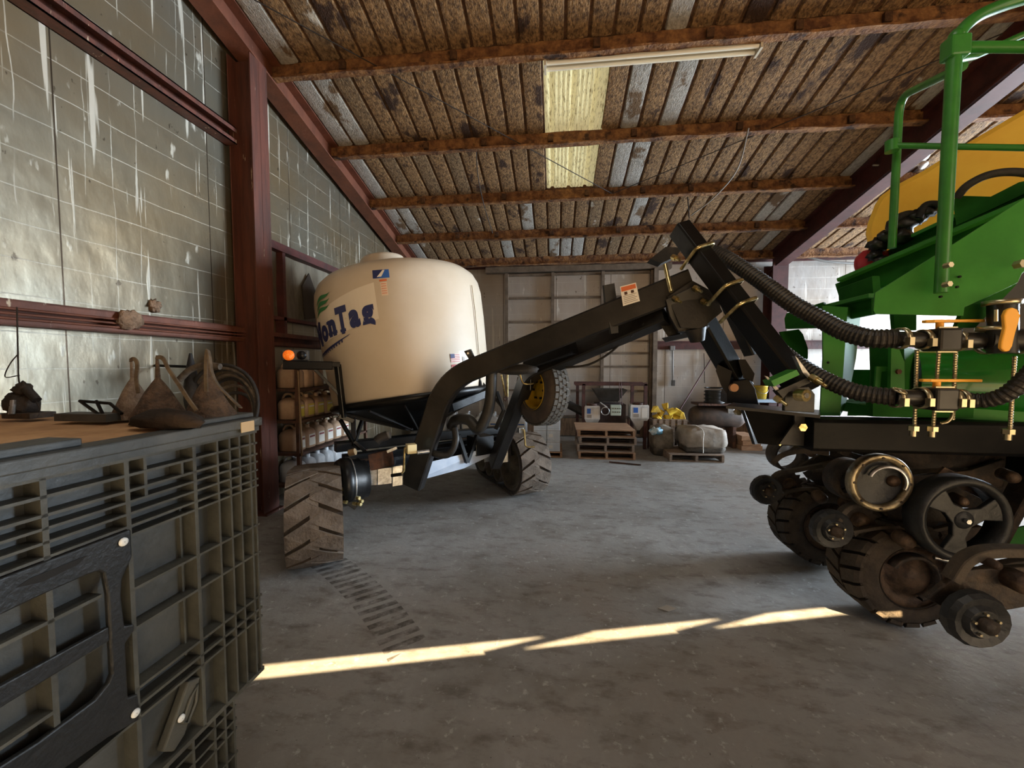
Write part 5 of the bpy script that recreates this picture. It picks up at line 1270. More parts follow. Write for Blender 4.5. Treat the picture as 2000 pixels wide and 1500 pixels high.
# lid: rim pieces round a dusty top
m = MB(); fbox(m, -0.012, LEN, 1.432, 1.462, -0.055, 0.014); m.build('lid_rim', BP, BIN, bevel=0.004)
m = MB(); fbox(m, -0.006, LEN, 1.414, 1.434, -WID, 0.004); m.build('lid_skirt', BP, BIN)
m = MB(); fbox(m, -0.010, 0.20, 1.462, 1.478, -0.12, -0.018); m.build('lid_lip', BP, BIN, bevel=0.003)
m = MB(); fbox(m, 0.50, LEN, 1.462, 1.480, -0.11, -0.018); m.build('lid_lip', BP, BIN, bevel=0.003)
m = MB(); fbox(m, -0.012, LEN, 1.432, 1.458, -WID-0.01, -WID+0.05); fbox(m, -0.012, 0.04, 1.432, 1.455, -WID, -0.05); m.build('lid_edge', BP, BIN)
m = MB(); n = 16; vs = []; fs = []
for i in range(n+1):
    for j in range(n+1):
        s = 0.0+(LEN)*i/n; o_ = -WID+0.02+(WID-0.065)*j/n
        vs.append(F_(s, 1.456+0.006*noise.noise(V((s*5, o_*5, 2))), o_))
for i in range(n):
    for j in range(n): fs.append((i*(n+1)+j, (i+1)*(n+1)+j, (i+1)*(n+1)+j+1, i*(n+1)+j+1))
m.add(vs, fs, True); m.build('dusty_lid', DUST, BIN)
m = MB(); fbox(m, 0.12, 0.30, 1.462, 1.470, -0.30, -0.13); fbox(m, 0.24, 0.42, 1.462, 1.466, -0.20, -0.12)
# moulded door panel with window cut-outs
def fprism(name, P, o0, th, mt, par=BIN, bevel=0.0):
    m = MB(); m.prism([F_(s, z, o0) for s, z in P], FN*th); return m.build(name, mt, par, bevel=bevel)
dp = fprism('door_panel', [(0.427, 1.235), (0.70, 1.235), (0.95, 1.235), (0.95, 1.150), (0.60, 1.168), (0.52, 1.168), (0.50, 1.165), (0.490, 1.155), (0.484, 1.10), (0.484, 0.90), (0.492, 0.885), (0.52, 0.868), (0.62, 0.865), (0.95, 0.90), (0.95, 0.80), (0.66, 0.775), (0.50, 0.755), (0.43, 0.735), (0.427, 0.76), (0.43, 0.805), (0.452, 0.815), (0.452, 0.955), (0.430, 0.975), (0.430, 0.99), (0.452, 1.0), (0.456, 1.08), (0.452, 1.12), (0.427, 1.165)], -0.006, 0.014, BPK, bevel=0.004)
fprism('door_bar', [(0.484, 1.02), (0.95, 1.035), (0.95, 0.98), (0.484, 0.985)], -0.006, 0.012, BPK, dp, 0.003)
for pts in ([(0.52, 1.214), (0.62, 1.214), (0.64, 1.206), (0.60, 1.196), (0.54, 1.202)],): fprism('hand_slot', pts, 0.0085, 0.001, mat('slot_shadow', rgb(14, 14, 14), 0.8), dp)
LT = mat('white_rivet', rgb(222, 226, 226), 0.4)
for s, z in ((0.448, 1.212), (0.440, 0.763), (0.315, 0.632)):
    m = MB(); c = F_(s, z, 0.010 if s > 0.4 else 0.0); m.lathe([(0.0105, 0), (0.010, 0.003), (0.006, 0.005), (0.001, 0.005)], c, FN, 16); m.build('rivet', LT, BIN)
# swinging latch below
fprism('latch', [(0.245, 0.700), (0.285, 0.716), (0.365, 0.58), (0.335, 0.55), (0.30, 0.57)], -0.03, 0.026, BPD, bevel=0.005)
m = MB(); m.tube([F_(0.262, 0.688, 0.0), F_(0.285, 0.665, 0.0), F_(0.312, 0.615, 0.0), F_(0.296, 0.60, 0.0), F_(0.268, 0.64, 0.0)], 0.004, 8, closed=True); m.build('latch_loop', BPD, BIN)
# thin tan plate at the lip corner: a patch of sunlight painted in
m = MB(); fbox(m, 0.030, 0.085, 1.420, 1.455, 0.0145, 0.017); m.build('painted_sun_patch', mat('sun_patch_tan', rgb(206, 184, 148), 0.5), BIN)

# ---- things on the bin lid ----
LZ = 1.463
BURL = mat('brown_mesh_bag', rgb(96, 76, 60), 0.75, 0, rgb(62, 48, 38), 30, bump=0.6, bscale=120)
BURL2 = mat('grey_mesh_bag', rgb(138, 122, 106), 0.9, 0, rgb(110, 94, 80), 30, bump=0.5, bscale=120)
STRAP = mat('grey_strap', rgb(104, 92, 78), 0.8, 0, rgb(70, 60, 50), 20)
BY = {'grey_mesh_bag262': 1.19, 'brown_mesh_bag312': 1.15, 'brown_mesh_bag410': 1.20}
def bag(u, v, d, hgt, rad, mt, label, strap, flip=1):
    b0 = D(u, v, d); b = PY(u, v, BY[mt.name+str(u)]); k_ = (b-CAM).dot(FW)/d; b.z = LZ+0.003; hgt = hgt*k_*1.09; rad *= k_*1.05
    strap = [CAM+(p-CAM)*k_ for p in strap]
    R = thing('mesh_bag', label, 'bag', b, 'tied mesh bags on the bin lid')
    m = MB(); prof = [(rad*1.0, 0.0), (rad*1.02, hgt*0.08), (rad*0.80, hgt*0.22), (rad*0.46, hgt*0.46), (rad*0.22, hgt*0.60), (rad*0.10, hgt*0.66), (rad*0.09, hgt*0.74), (rad*0.07, hgt*0.90), (0.003, hgt*1.0)]
    vs = []; fs = []; n = 22
    for i, (r, h) in enumerate(prof):
        for k in range(n):
            a = 2*math.pi*k/n; q = 1+0.14*noise.noise(V((math.cos(a)*2.5, math.sin(a)*2.5, h*9+u)))
            vs.append(b+V((r*q*math.cos(a), r*q*math.sin(a), h)))
    for i in range(len(prof)-1):
        for k in range(n): fs.append((i*n+k, i*n+(k+1) % n, (i+1)*n+(k+1) % n, (i+1)*n+k))
    fs.append(tuple(range(n)))
    m.add(vs, fs, True); m.build('sack', mt, R)
    m = MB(); m.sweep(spline([CAM+(p-CAM)*0.97 for p in strap], 6), 0.012, 0.004, (0, -1, 0.2)); m.build('strap', STRAP, R)
    return R
bag(262, 812, 1.72, 0.24, 0.07, BURL2, 'pale grey tied mesh bag, leftmost on the bin lid', [D(254, 704, 1.70), D(262, 701, 1.68), D(268, 712, 1.68), D(266, 740, 1.68), D(270, 768, 1.68)])
bag(312, 818, 1.66, 0.245, 0.088, BURL, 'dark brown tied mesh bag with a black tipped strap, in the middle on the lid', [D(305, 698, 1.60), D(318, 700, 1.58), D(330, 722, 1.56), D(350, 752, 1.55), D(368, 780, 1.55), D(384, 802, 1.55)])
bag(410, 812, 1.62, 0.245, 0.082, BURL, 'brown tied mesh bag with a tall looped strap in front of the hose coil', [D(403, 765, 1.56), D(402, 720, 1.56), D(405, 684, 1.56), D(410, 700, 1.55), D(414, 728, 1.54), D(426, 752, 1.53), D(448, 775, 1.52), D(470, 796, 1.50)])
DK = mat('dark_lumpy_rag', rgb(34, 27, 22), 0.95, 0, rgb(54, 42, 33), 12, bump=0.5)
m = MB(); c = PY(330, 815, 1.04); m.blob((c.x, c.y, LZ+0.020), (0.12, 0.045, 0.032), 4, 0.2, 16, 2.5, flat=-0.02); tag(m.build('cloth', DK), 'dark brown crumpled cloth lying in front of the middle mesh bag', 'cloth')
# small motor with cord at the left
c = D(45, 822, 1.36); c.z = LZ+0.005
MO = thing('motor', 'small black grimy motor hung by a cord at the left end of the lid', 'motor', c)
m = MB(); m.blob(c+V((0, 0, 0.044)), (0.042, 0.04, 0.045), 9, 0.2, 16, 3, flat=-0.045); m.build('motor_body', MUD, MO)
m = MB(); m.blob(c+V((0.008, 0, 0.09)), (0.026, 0.024, 0.028), 2, 0.25, 14, 3); m.build('motor_head', MUD, MO)
m = MB(); m.cyl(c+V((0.015, -0.03, 0.06)), c+V((0.028, -0.045, 0.015)), 0.008, n=10); m.build('metal_tube', STEEL, MO)
m = MB(); m.cyl(c+V((0.035, -0.01, 0.10)), c+V((0.075, -0.01, 0.06)), 0.013, n=12); m.build('plug', RUB, MO)
m = MB(); m.bx(c.x-0.02, c.x+0.09, c.y-0.04, c.y+0.03, c.z, c.z+0.018); m.build('motor_base', MUD, MO)
m = MB(); m.tube(spline([c+V((0.01, 0, 0.125)), D(37, 745, 1.38), D(35, 690, 1.40), D(34, 645, 1.42), D(33, 600, 1.44)], 5), 0.0022, 6); m.build('cord', WIRE, MO)
m = MB(); m.tube(spline([D(35, 692, 1.40), D(20, 710, 1.40), D(10, 736, 1.40), D(38, 733, 1.38)], 5), 0.0018, 6); m.build('cord', WIRE, MO)
m = MB(); m.tube(spline([c+V((0.07, -0.01, 0.06)), c+V((0.085, -0.01, 0.03)), c+V((0.09, -0.02, 0.004))], 5), 0.002, 6); m.build('cord', WIRE, MO)
# bent steel rod rack
RK = thing('bent_rod_bracket', 'black bent rod bracket lying behind the dusty lid centre', 'bracket', (D(200, 815, 1.3).x, D(200, 815, 1.3).y, LZ+0.005))
for pts in ([D(156, 783, 1.3), D(215, 788, 1.3), D(238, 808, 1.28)], [D(156, 783, 1.3), D(202, 816, 1.27)], [D(188, 783, 1.3), D(204, 815, 1.27)]):
    m = MB(); m.tube(pts, 0.005, 8); m.build('rod', BLK, RK)
q = D(180, 820, 1.29); m = MB(); m.bx(q.x-0.10, q.x+0.09, q.y-0.03, q.y+0.03, LZ+0.004, LZ+0.028); m.build('base_strip', BP, RK)
# hose coil hung on the wall beside the column
HC = thing('hose_coil', 'coil of grey and black hose hung beside the red column', 'hose', (-3.15, 3.55, 1.2))
hc = D(445, 790, 3.35)
for k, (r, du, dv, mt) in enumerate(((0.262, 0, 0, RUB), (0.25, -0.01, -0.01, STRAP), (0.232, 0.005, 0.0, RUB), (0.215, 0.015, -0.02, STRAP), (0.195, 0.02, -0.03, RUB), (0.165, 0.035, -0.05, STRAP), (0.14, 0.05, -0.08, RUB))):
    m = MB(); c = hc+RT*du+V((0, 0, dv))+FW*(0.012*k-0.04); n = 34
    m.tube([c+RT*(r*1.08*math.cos(2*math.pi*i/n))+V((0, 0, r*1.28*math.sin(2*math.pi*i/n)))+FW*0.015*math.sin(2*math.pi*i/n*2+k) for i in range(n)], 0.014, 8, closed=True); m.build('hose_loop', mt, HC)
m = MB(); m.tube(spline([D(350, 742, 3.2), D(372, 722, 3.2), D(400, 713, 3.2), D(430, 716, 3.2)], 6), 0.026, 8); m.build('hose_tail', STRAP, HC)
m = MB(); m.cyl(V((XL+0.01, hc.y, hc.z+0.33)), hc+V((0, 0, 0.31)), 0.012, n=8); m.build('wall_hook', BLK, HC)
m = MB(); m.tube(spline([D(372, 690, 3.3), D(374, 740, 3.3), D(378, 790, 3.3), D(392, 830, 3.3)], 5), lambda t: 0.01+0.05*math.sin(math.pi*min(1, t*0.8)), 8); m.build('hanging_inner_tube', RUB, HC)
# wasp nests on the girt and the wall
NEST = mat('dry_mud_nest', rgb(150, 122, 98), 0.95, 0, rgb(112, 88, 68), 14, bump=0.7, bscale=50)
c = PX(250, 618, XL+0.15); m = MB(); m.blob(c+V((0.02, 0, -0.03)), (0.035, 0.09, 0.075), 3, 0.25, 16, 2.2); tag(m.build('mud_nest', NEST), 'tan mud nest stuck on the lower wall girt', 'nest')
c = PX(303, 598, XL+0.02); m = MB(); m.blob(c, (0.03, 0.05, 0.05), 8, 0.35, 14, 3); tag(m.build('torn_foil_flap', NEST), 'small brown torn flap on the foil just above the girt', 'flap')

# ================= shelves of jugs behind the column =================
SH = thing('jug_shelf', 'rusty steel shelf rack on the left wall holding rows of jugs', 'shelf', (-3.05, 5.0, 0))
SHM = mat('rusty_shelf', rgb(92, 62, 46), 0.7, 0.1, rgb(60, 42, 32), 8)
SX0, SX1, SY0, SY1 = -3.40, -2.98, 4.28, 5.95
SZ = [1.36, 0.985, 0.60, 0.22]
for z in SZ:
    m = MB(); m.bx(SX0, SX1, SY0, SY1, z-0.03, z); m.build('shelf_board', SHM, SH)
for x in (SX0+0.02, SX1-0.02):
    for y in (SY0+0.02, SY1-0.02): m = MB(); m.bx(x-0.02, x+0.02, y-0.02, y+0.02, 0, 1.75); m.build('upright', SHM, SH)
JT = mat('tan_jug', rgb(190, 158, 128), 0.5, 0, rgb(172, 140, 112), 4); JW = mat('white_jug', rgb(206, 208, 210), 0.45, 0, rgb(186, 190, 194), 4)
LBY = mat('yellow_label', rgb(206, 190, 80), 0.5); LBR = mat('maroon_label_print', rgb(140, 66, 64), 0.5); LBW = mat('white_label', rgb(220, 214, 204), 0.5); CAPB = mat('pale_cap', rgb(214, 220, 226), 0.4)
def jug(mt, lab=None, cap=None, sz=1.0):
    """jug facing +X, 0.19 wide along y, 0.26 deep, 0.30 tall"""
    r = thing('jug', 'x', 'jug', (0, 0, 0))
    m = MB(); w_, d_ = 0.088*sz, 0.125*sz
    P = []
    prof = [(0.0, 0.94), (0.012, 1.0), (0.19*sz, 1.0), (0.225*sz, 0.86), (0.255*sz, 0.5), (0.262*sz, 0.30)]
    n = 16; vs = []; fs = []
    for z, k in prof:
        for i in range(n):
            a = 2*math.pi*i/n; c_, s_ = math.cos(a), math.sin(a)
            q = 1/max(abs(c_), abs(s_)); q = 1+(q-1)*0.8
            vs.append(V((d_*k*c_*q, w_*k*s_*q, z)))
    for i in range(len(prof)-1):
        for k in range(n): fs.append((i*n+k, i*n+(k+1) % n, (i+1)*n+(k+1) % n, (i+1)*n+k))
    fs.append(tuple(range(n-1, -1, -1))); fs.append(tuple(range((len(prof)-1)*n, len(prof)*n)))
    m.add(vs, fs, True); m.build('jug_body', mt, r)
    m = MB(); m.cyl((0.055*sz, 0, 0.25*sz), (0.055*sz, 0, 0.292*sz), 0.030*sz, n=14); m.build('cap', cap or mt, r)
    m = MB(); m.tube(spline([V((0.03, 0, 0.255*sz)), V((0.0, 0, 0.30*sz)), V((-0.07*sz, 0, 0.30*sz)), V((-0.105*sz, 0, 0.255*sz)), V((-0.11*sz, 0, 0.20*sz))], 4), 0.014*sz, 8); m.build('handle', mt, r)
    if lab:
        m = MB(); m.bx(d_-0.001, d_+0.002, -w_*0.7, w_*0.7, 0.03*sz, 0.17*sz); lb = m.build('label', lab[0], r)
        m = MB(); m.bx(d_+0.0015, d_+0.004, -w_*0.55, w_*0.6, 0.13*sz, 0.15*sz); m.build('label_band', lab[1], lb)
    return r
def place_jugs(proto, z, y0, dy, n, labels, group, x=-3.19, wz=0):
    for i in range(n):
        o = proto if i == 0 else dup(proto)
        o.location = V((x, y0+dy*i, z+0.001)); o.rotation_euler = (0, 0, wz); o['label'] = labels[i]; o['group'] = group
ORD = ['first', 'second', 'third', 'fourth', 'fifth', 'sixth', 'seventh', 'eighth']
place_jugs(jug(JT, None), SZ[0], 4.45, 0.205, 3, [f'tan jug on the top shelf under the marker lamp, {ORD[i]} from the column' for i in range(3)], 'tan jugs on the top shelf')
place_jugs(jug(JT, (LBY, LBW)), SZ[1], 4.45, 0.205, 6, [f'tan jug with a yellow label on the second shelf, {ORD[i]} from the column' for i in range(6)], 'yellow labelled jugs on the second shelf')
place_jugs(jug(JT, (LBW, LBR)), SZ[2], 4.45, 0.205, 6, [f'tan jug with maroon print on the third shelf, {ORD[i]} from the column' for i in range(6)], 'maroon printed jugs on the third shelf')
place_jugs(jug(JW, None, CAPB), SZ[3], 4.45, 0.205, 6, [f'white jug with a pale cap on the lowest shelf, {ORD[i]} from the column' for i in range(6)], 'white jugs on the lowest shelf')
# white crates with jugs along the back, seen below the tank
place_jugs(jug(JW, (LBW, BLUEP), CAPB, 1.5), 0.145, 8.80, -0.0, 1, ['large white drum jug at the back wall, nearest the corner'], 'large white jugs by the back wall')
jp = jug(JW, (LBW, BLUEP), CAPB, 1.45)
PB = thing('low_pallet', 'low wooden pallet under the large white jugs behind the tank', 'pallet', (-1.7, 8.7, 0))
m = MB(); m.bx(-3.0, -0.55, 8.45, 9.0, 0.10, 0.13); m.build('deck_board', WOODG, PB)
for y in (8.48, 8.72, 8.96): m = MB(); m.bx(-3.0, -0.55, y-0.03, y+0.03, 0.0, 0.10); m.build('stringer', WOODG, PB)
for i in range(7):
    o = jp if i == 0 else dup(jp); o.location = V((-2.55+0.30*i, 8.70, 0.132)); o.rotation_euler = (0, 0, -math.pi/2)
    o['label'] = f'large white jug on the low pallet behind the tank, {ORD[i]} from the left wall'; o['group'] = 'large white jugs by the back wall'
for o in [o for o in COL.objects if o.get('label', '').startswith('large white drum jug')]: o.location = V((-2.87, 8.70, 0.132)); o.rotation_euler = (0, 0, -math.pi/2)

# ================= things along the back wall =================
def pallet(name, x0, x1, y0, y1, z, label, group, mt, dz=0.13, top='boards'):
    r = thing(name, label, 'pallet', ((x0+x1)/2, (y0+y1)/2, z), group)
    if top == 'boards':
        n = 7; wv = (y1-y0)/n
        for i in range(n): m = MB(); m.bx(x0, x1, y0+wv*i+0.01, y0+wv*(i+1)-0.01, z+dz-0.018, z+dz); m.build('deck_board', mt, r)
    else: m = MB(); m.bx(x0-0.03, x1+0.0, y0-0.02, y1, z+dz-0.018, z+dz); m.build('deck_sheet', mt, r)
    for x in (x0+0.02, (x0+x1)/2, x1-0.02): m = MB(); m.bx(x-0.02, x+0.02, y0, y1, z+0.018, z+dz-0.018); m.build('stringer', mt, r)
    for i in range(3):
        y = y0+0.06+(y1-y0-0.12)*i/2; m = MB(); m.bx(x0, x1, y-0.05, y+0.05, z, z+0.018); m.build('bottom_board', mt, r)
    return r
a, b = PZ(1130, 898), PZ(1240, 898)
px0, px1, py = a.x, b.x, (a.y+b.y)/2
zz = 0.002
for i, lab in enumerate(('bottom pallet of the wooden stack in front of the seed treater', 'second pallet from the floor in the wooden stack', 'third pallet from the floor in the wooden stack', 'top pallet of the wooden stack, covered by a flat sheet')):
    sx = (0.0, -0.02, 0.015, -0.01)[i]
    pallet('wooden_pallet', px0+sx, px1+sx, py, py+0.84, zz, lab, 'stacked wooden pallets', WOOD if i in (0, 3) else WOODG, 0.128, 'sheet' if i == 3 else 'boards'); zz += 0.131
# stick on the floor
m = MB(); m.beam(PZ(1190, 902, 0.012), PZ(1252, 908, 0.012), 0.03, 0.018); tag(m.build('wooden_stick', RUSTB), 'thin brown stick on the floor before the pallet stack', 'stick')
# tarp bundle on a pallet
a, b = PZ(1308, 902), PZ(1410, 902)
pallet('tarp_pallet', a.x, b.x, a.y, a.y+0.76, 0.002, 'pale weathered pallet under the folded tarpaulins', 'tarp pallet', WOODG, 0.13)
TARP = mat('grey_tarpaulin', rgb(168, 156, 142), 0.7, 0, rgb(126, 116, 104), 4, 0.4, 0.65, 0.4, 8); TARPD = mat('dark_tarp_fold', rgb(62, 56, 50), 0.8, 0, rgb(90, 82, 72), 8, bump=0.4)
def tarp(c, sx, sy, sz, seed, label, mt, dark, floor_z):
    r = thing('folded_tarp', label, 'tarp', (c[0], c[1], floor_z))
    def slab(z0, z1, k, mtt, nm, sd):
        m = MB(); n = 20; vs = []; fs = []; L_n = 6
        for j in range(L_n+1):
            t = j/L_n; z = z0+(z1-z0)*t; e = 1-0.10*abs(2*t-1)**3
            for i in range(n*2):
                a_ = math.pi*i/n; c_, s_ = math.cos(a_), math.sin(a_); q = 1/max(abs(c_), abs(s_)); q = 1+(q-1)*0.75
                nn = 1+0.07*noise.noise(V((c_*3, s_*3, t*2+sd)))
                vs.append(V((c[0]+sx*k*e*c_*q*nn, c[1]+sy*k*e*s_*q*nn, z+0.02*noise.noise(V((c_*3, s_*3, sd*2+t))))))
        for j in range(L_n):
            for i in range(n*2): fs.append((j*2*n+i, j*2*n+(i+1) % (2*n), (j+1)*2*n+(i+1) % (2*n), (j+1)*2*n+i))
        top = [L_n*2*n+i for i in range(2*n)]; ci = len(vs); vs.append(V((c[0], c[1], z1+0.03)))
        for i in range(2*n): fs.append((top[i], top[(i+1) % (2*n)], ci))
        fs.append(tuple(range(2*n-1, -1, -1)))
        m.add(vs, fs, True); m.build(nm, mtt, r)
    slab(floor_z, floor_z+sz*0.35, 0.93, dark, 'under_fold', seed+1); slab(floor_z+sz*0.22, floor_z+sz, 1.0, mt, 'cloth_fold', seed)
    return r
cx, cy = PZ(1343, 880).x+0.03, a.y+0.40
T1 = tarp((cx, cy, 0), 0.36, 0.34, 0.40, 1, 'folded pale grey tarpaulin tied with twine, on the pallet', TARP, TARPD, 0.135)
for k in (-0.08,):
    m = MB(); m.tube(spline([V((cx+k, cy-0.39, 0.16)), V((cx+k-0.01, cy-0.40, 0.35)), V((cx+k, cy-0.36, 0.53)), V((cx+k, cy, 0.57))], 5), 0.008, 6); m.build('twine', LBW, T1)
tarp((PZ(1285, 880).x-0.02, cy+0.22, 0), 0.18, 0.22, 0.5, 5, 'darker folded tarpaulin behind the tied one, left part', mat('olive_tarpaulin', rgb(128, 118, 104), 0.75, 0, rgb(96, 88, 76), 5, bump=0.4), TARPD, 0.002)
c = D(1282, 842, 7.1); m = MB(); m.blob(c, (0.12, 0.08, 0.06), 12, 0.35, 16, 3); tag(m.build('plastic_bag', mat('blue_white_plastic', rgb(206, 222, 228), 0.4, 0, rgb(110, 170, 200), 9, 0.45, 0.55)), 'crumpled blue and white plastic bag on the folded tarps', 'bag')
# seed treater: steel frame, hopper, two white tanks
TX, TY = PZ(1195, 862).x, 8.05
ST = thing('seed_treater', 'rusty framed machine with a steel hopper and two white cone tanks by the back door', 'machine', (TX, TY, 0))
RF = mat('maroon_frame', rgb(92, 56, 50), 0.65, 0.1, rgb(66, 42, 38), 8)
def TY_(u, v, y): return PY(u, v, y)
for u in (1128, 1140, 1235, 1261):
    y = 7.85 if u in (1140, 1261) else 8.25
    p = TY_(u, 750, y); m = MB(); m.bx(p.x-0.03, p.x+0.03, y-0.03, y+0.03, 0, p.z); m.build('frame_post', RF, ST)
p, q = TY_(1121, 748, 8.25), TY_(1264, 746, 7.85)
m = MB(); m.beam(V((p.x, 8.25, p.z)), V((q.x, 8.25, p.z)), 0.06, 0.06); m.build('top_rail', RF, ST)
m = MB(); m.beam(V((p.x, 7.85, p.z)), V((q.x, 7.85, p.z)), 0.06, 0.06); m.build('top_rail', RF, ST)
h0, h1, h2 = TY_(1160, 761, 7.95), TY_(1226, 761, 7.95), TY_(1193, 784, 8.2)
HM = mat('grey_hopper_steel', rgb(96, 92, 86), 0.45, 0.5, rgb(80, 76, 70), 4)
cxh = (h0.x+h1.x)/2; wv = (h1.x-h0.x)/2; hz, lz = h0.z, h2.z
m = MB(); top = [(cxh-wv, 7.95), (cxh+wv, 7.95), (cxh+wv, 8.5), (cxh-wv, 8.5)]; bot = [(cxh-wv*0.55, 8.1), (cxh+wv*0.5, 8.1), (cxh+wv*0.5, 8.35), (cxh-wv*0.55, 8.35)]
vs = [V((x, y, hz)) for x, y in top]+[V((x, y, lz)) for x, y in bot]+[V((x*0.98+cxh*0.02, y, hz)) for x, y in top]
m.add(vs, [(0, 1, 5, 4), (1, 2, 6, 5), (2, 3, 7, 6), (3, 0, 4, 7), (4, 5, 6, 7)]); m.build('hopper', HM, ST)
def conetank(u0, u1, v0, v1, v2, y, nm):
    a_, b_ = TY_(u0, v0, y), TY_(u1, v0, y); z0, z1, z2 = a_.z, TY_(u0, v1, y).z, TY_(u0, v2, y).z; wv = (b_.x-a_.x)/2; cx_ = (a_.x+b_.x)/2; dp = 0.25
    m = MB(); sec = [(z0, 0.94), (z0-0.02, 1), (z1, 1), (z2, 0.12)]; vs = []; fs = []
    for z, k in sec: vs += [V((cx_-wv*k, y+dp/2-dp*k/2, z)), V((cx_+wv*k, y+dp/2-dp*k/2, z)), V((cx_+wv*k, y+dp/2+dp*k/2, z)), V((cx_-wv*k, y+dp/2+dp*k/2, z))]
    for i in range(3):
        for k in range(4): fs.append((i*4+k, i*4+(k+1) % 4, (i+1)*4+(k+1) % 4, (i+1)*4+k))
    fs += [(0, 1, 2, 3), (15, 14, 13, 12)]
    m.add(vs, fs); t = m.build(nm, WHITEP, ST)
    m = MB(); m.bx(cx_-wv*0.7, cx_-wv*0.2, y-0.003, y, z0-0.15, z0-0.05); m.build('blue_sticker', BLUEP, t)
    m = MB(); m.bx(cx_-wv*0.7, cx_-wv*0.1, y-0.003, y, z1+0.02, z0-0.17); m.build('printed_label', GREYP, t)
    m = MB(); m.bx(cx_+wv*0.2, cx_+wv*0.8, y-0.003, y, z1+0.02, z0-0.06); m.build('printed_label', LBW, t)
    m = MB(); m.cyl((cx_, y+dp/2, z0), (cx_, y+dp/2, z0+0.04), wv*0.7, n=18); m.build('tank_lid', RUSTB, t)
    m = MB(); m.cyl((cx_, y+dp/2, z2), (cx_, y+dp/2, z2-0.07), 0.03, n=10); m.build('outlet', PLB, t)
    m = MB(); m.beam((cx_-wv-0.02, y+dp/2, 0.0), (cx_-wv-0.02, y+dp/2, z1), 0.03, 0.03); m.build('tank_leg', RF, t)
    m = MB(); m.beam((cx_+wv+0.02, y+dp/2, 0.0), (cx_+wv+0.02, y+dp/2, z1), 0.03, 0.03); m.build('tank_leg', RF, t)
conetank(1142, 1172, 793, 818, 845, 7.8, 'cone_tank'); conetank(1232, 1268, 791, 817, 842, 7.8, 'cone_tank')
a_ = TY_(1193, 791, 7.72); b_ = TY_(1213, 812, 7.72); m = MB(); m.bx(a_.x, b_.x, 7.72, 7.82, b_.z, a_.z); cb = m.build('control_box', mat('pale_green_box', rgb(178, 190, 176), 0.5), ST, bevel=0.005)
for i in range(4):
    for j in range(2): m = MB(); c = V((a_.x+0.04+0.045*i, 7.72, b_.z+0.07+0.07*j)); m.cyl(c, c+V((0, -0.012, 0)), 0.010, n=8); m.build('button', PLB, cb)
m = MB(); m.bx(a_.x-0.25, b_.x+0.12, 7.9, 8.4, 0.25, TY_(1193, 800, 7.9).z+0.1); m.build('drive_housing', mat('brown_housing', rgb(66, 48, 44), 0.7, 0.1, rgb(48, 36, 34), 6), ST)
m = MB(); m.ring(TY_(1182, 803, 7.7), V((0, 1, 0)), 0.075, 0.010, 20, 6); m.build('pipe_loop', STEEL, ST)
m = MB(); m.tube([TY_(1172, 786, 7.72), TY_(1186, 796, 7.72)], 0.015, 8); m.build('pipe', STEEL, ST)
m = MB(); m.cyl(TY_(1108, 789, 8.1), TY_(1140, 805, 8.0), 0.085, n=16); m.build('auger_tube', RUB, ST)
for u in (1209, 1213): m = MB(); m.cyl(TY_(u, 747, 7.82), TY_(u+2, 790, 7.74), 0.006, n=6); m.build('line', PINK, ST)
# yellow plastic parts heaped in a slatted crate
CR = thing('slatted_crate', 'weathered slatted crate full of yellow plastic parts beside the seed treater', 'crate', (PY(1306, 838, 7.6).x, 7.8, 0))
a_, b_ = PY(1277, 821, 7.72), PY(1341, 821, 7.72)
for z in (a_.z, 0.3, 0.08): m = MB(); m.bx(a_.x, b_.x, 7.70, 7.72, z-0.05, z+0.03); m.build('slat', WOODG, CR)
for k in range(6):
    x = a_.x+(b_.x-a_.x)*(k+0.1)/5.4; m = MB(); m.bx(x-0.035, x+0.035, 7.675, 7.70, 0.0, a_.z+0.02); m.build('slat', WOODG, CR)
for x in (a_.x+0.01, b_.x-0.01): m = MB(); m.bx(x-0.012, x+0.012, 7.72, 8.1, 0, a_.z); m.build('side_board', WOODG, CR)
m = MB(); m.bx(a_.x, b_.x, 8.08, 8.1, 0, a_.z); m.bx(a_.x+0.02, b_.x-0.02, 7.72, 8.08, a_.z-0.12, a_.z-0.08); m.build('crate_board', WOODG, CR)
YP = mat('dusty_yellow_part', rgb(222, 186, 58), 0.45, 0, rgb(180, 146, 48), 8)
pos = [(1280, 800), (1291, 808), (1300, 795), (1311, 805), (1322, 803), (1332, 812), (1285, 817), (1305, 816), (1320, 817)]
names_ = ['leftmost', 'second from left', 'topmost', 'upper middle', 'right of the top one', 'rightmost', 'low at the left', 'low in the middle', 'low at the right']
for k, (u, v) in enumerate(pos):
    c = PY(u, v, 7.85+0.05*(k % 3)); rot = Matrix.Rotation(k*1.3, 3, 'X') @ Matrix.Rotation(k*0.9, 3, 'Z'); m = MB()
    P = [rot @ V(p) for p in ((-0.10, -0.06, -0.05), (0.10, -0.05, -0.05), (0.08, 0.07, -0.04), (-0.07, 0.06, -0.05), (-0.05, -0.02, 0.07), (0.04, -0.03, 0.08), (0.03, 0.03, 0.07), (-0.04, 0.03, 0.06))]
    m.add([c+p for p in P], [(3, 2, 1, 0), (4, 5, 6, 7), (0, 1, 5, 4), (1, 2, 6, 5), (2, 3, 7, 6), (3, 0, 4, 7)])
    tag(m.build('yellow_funnel', YP, bevel=0.008), f'yellow plastic funnel part heaped on the crate, {names_[k]}', 'funnel', 'yellow funnels in the crate')
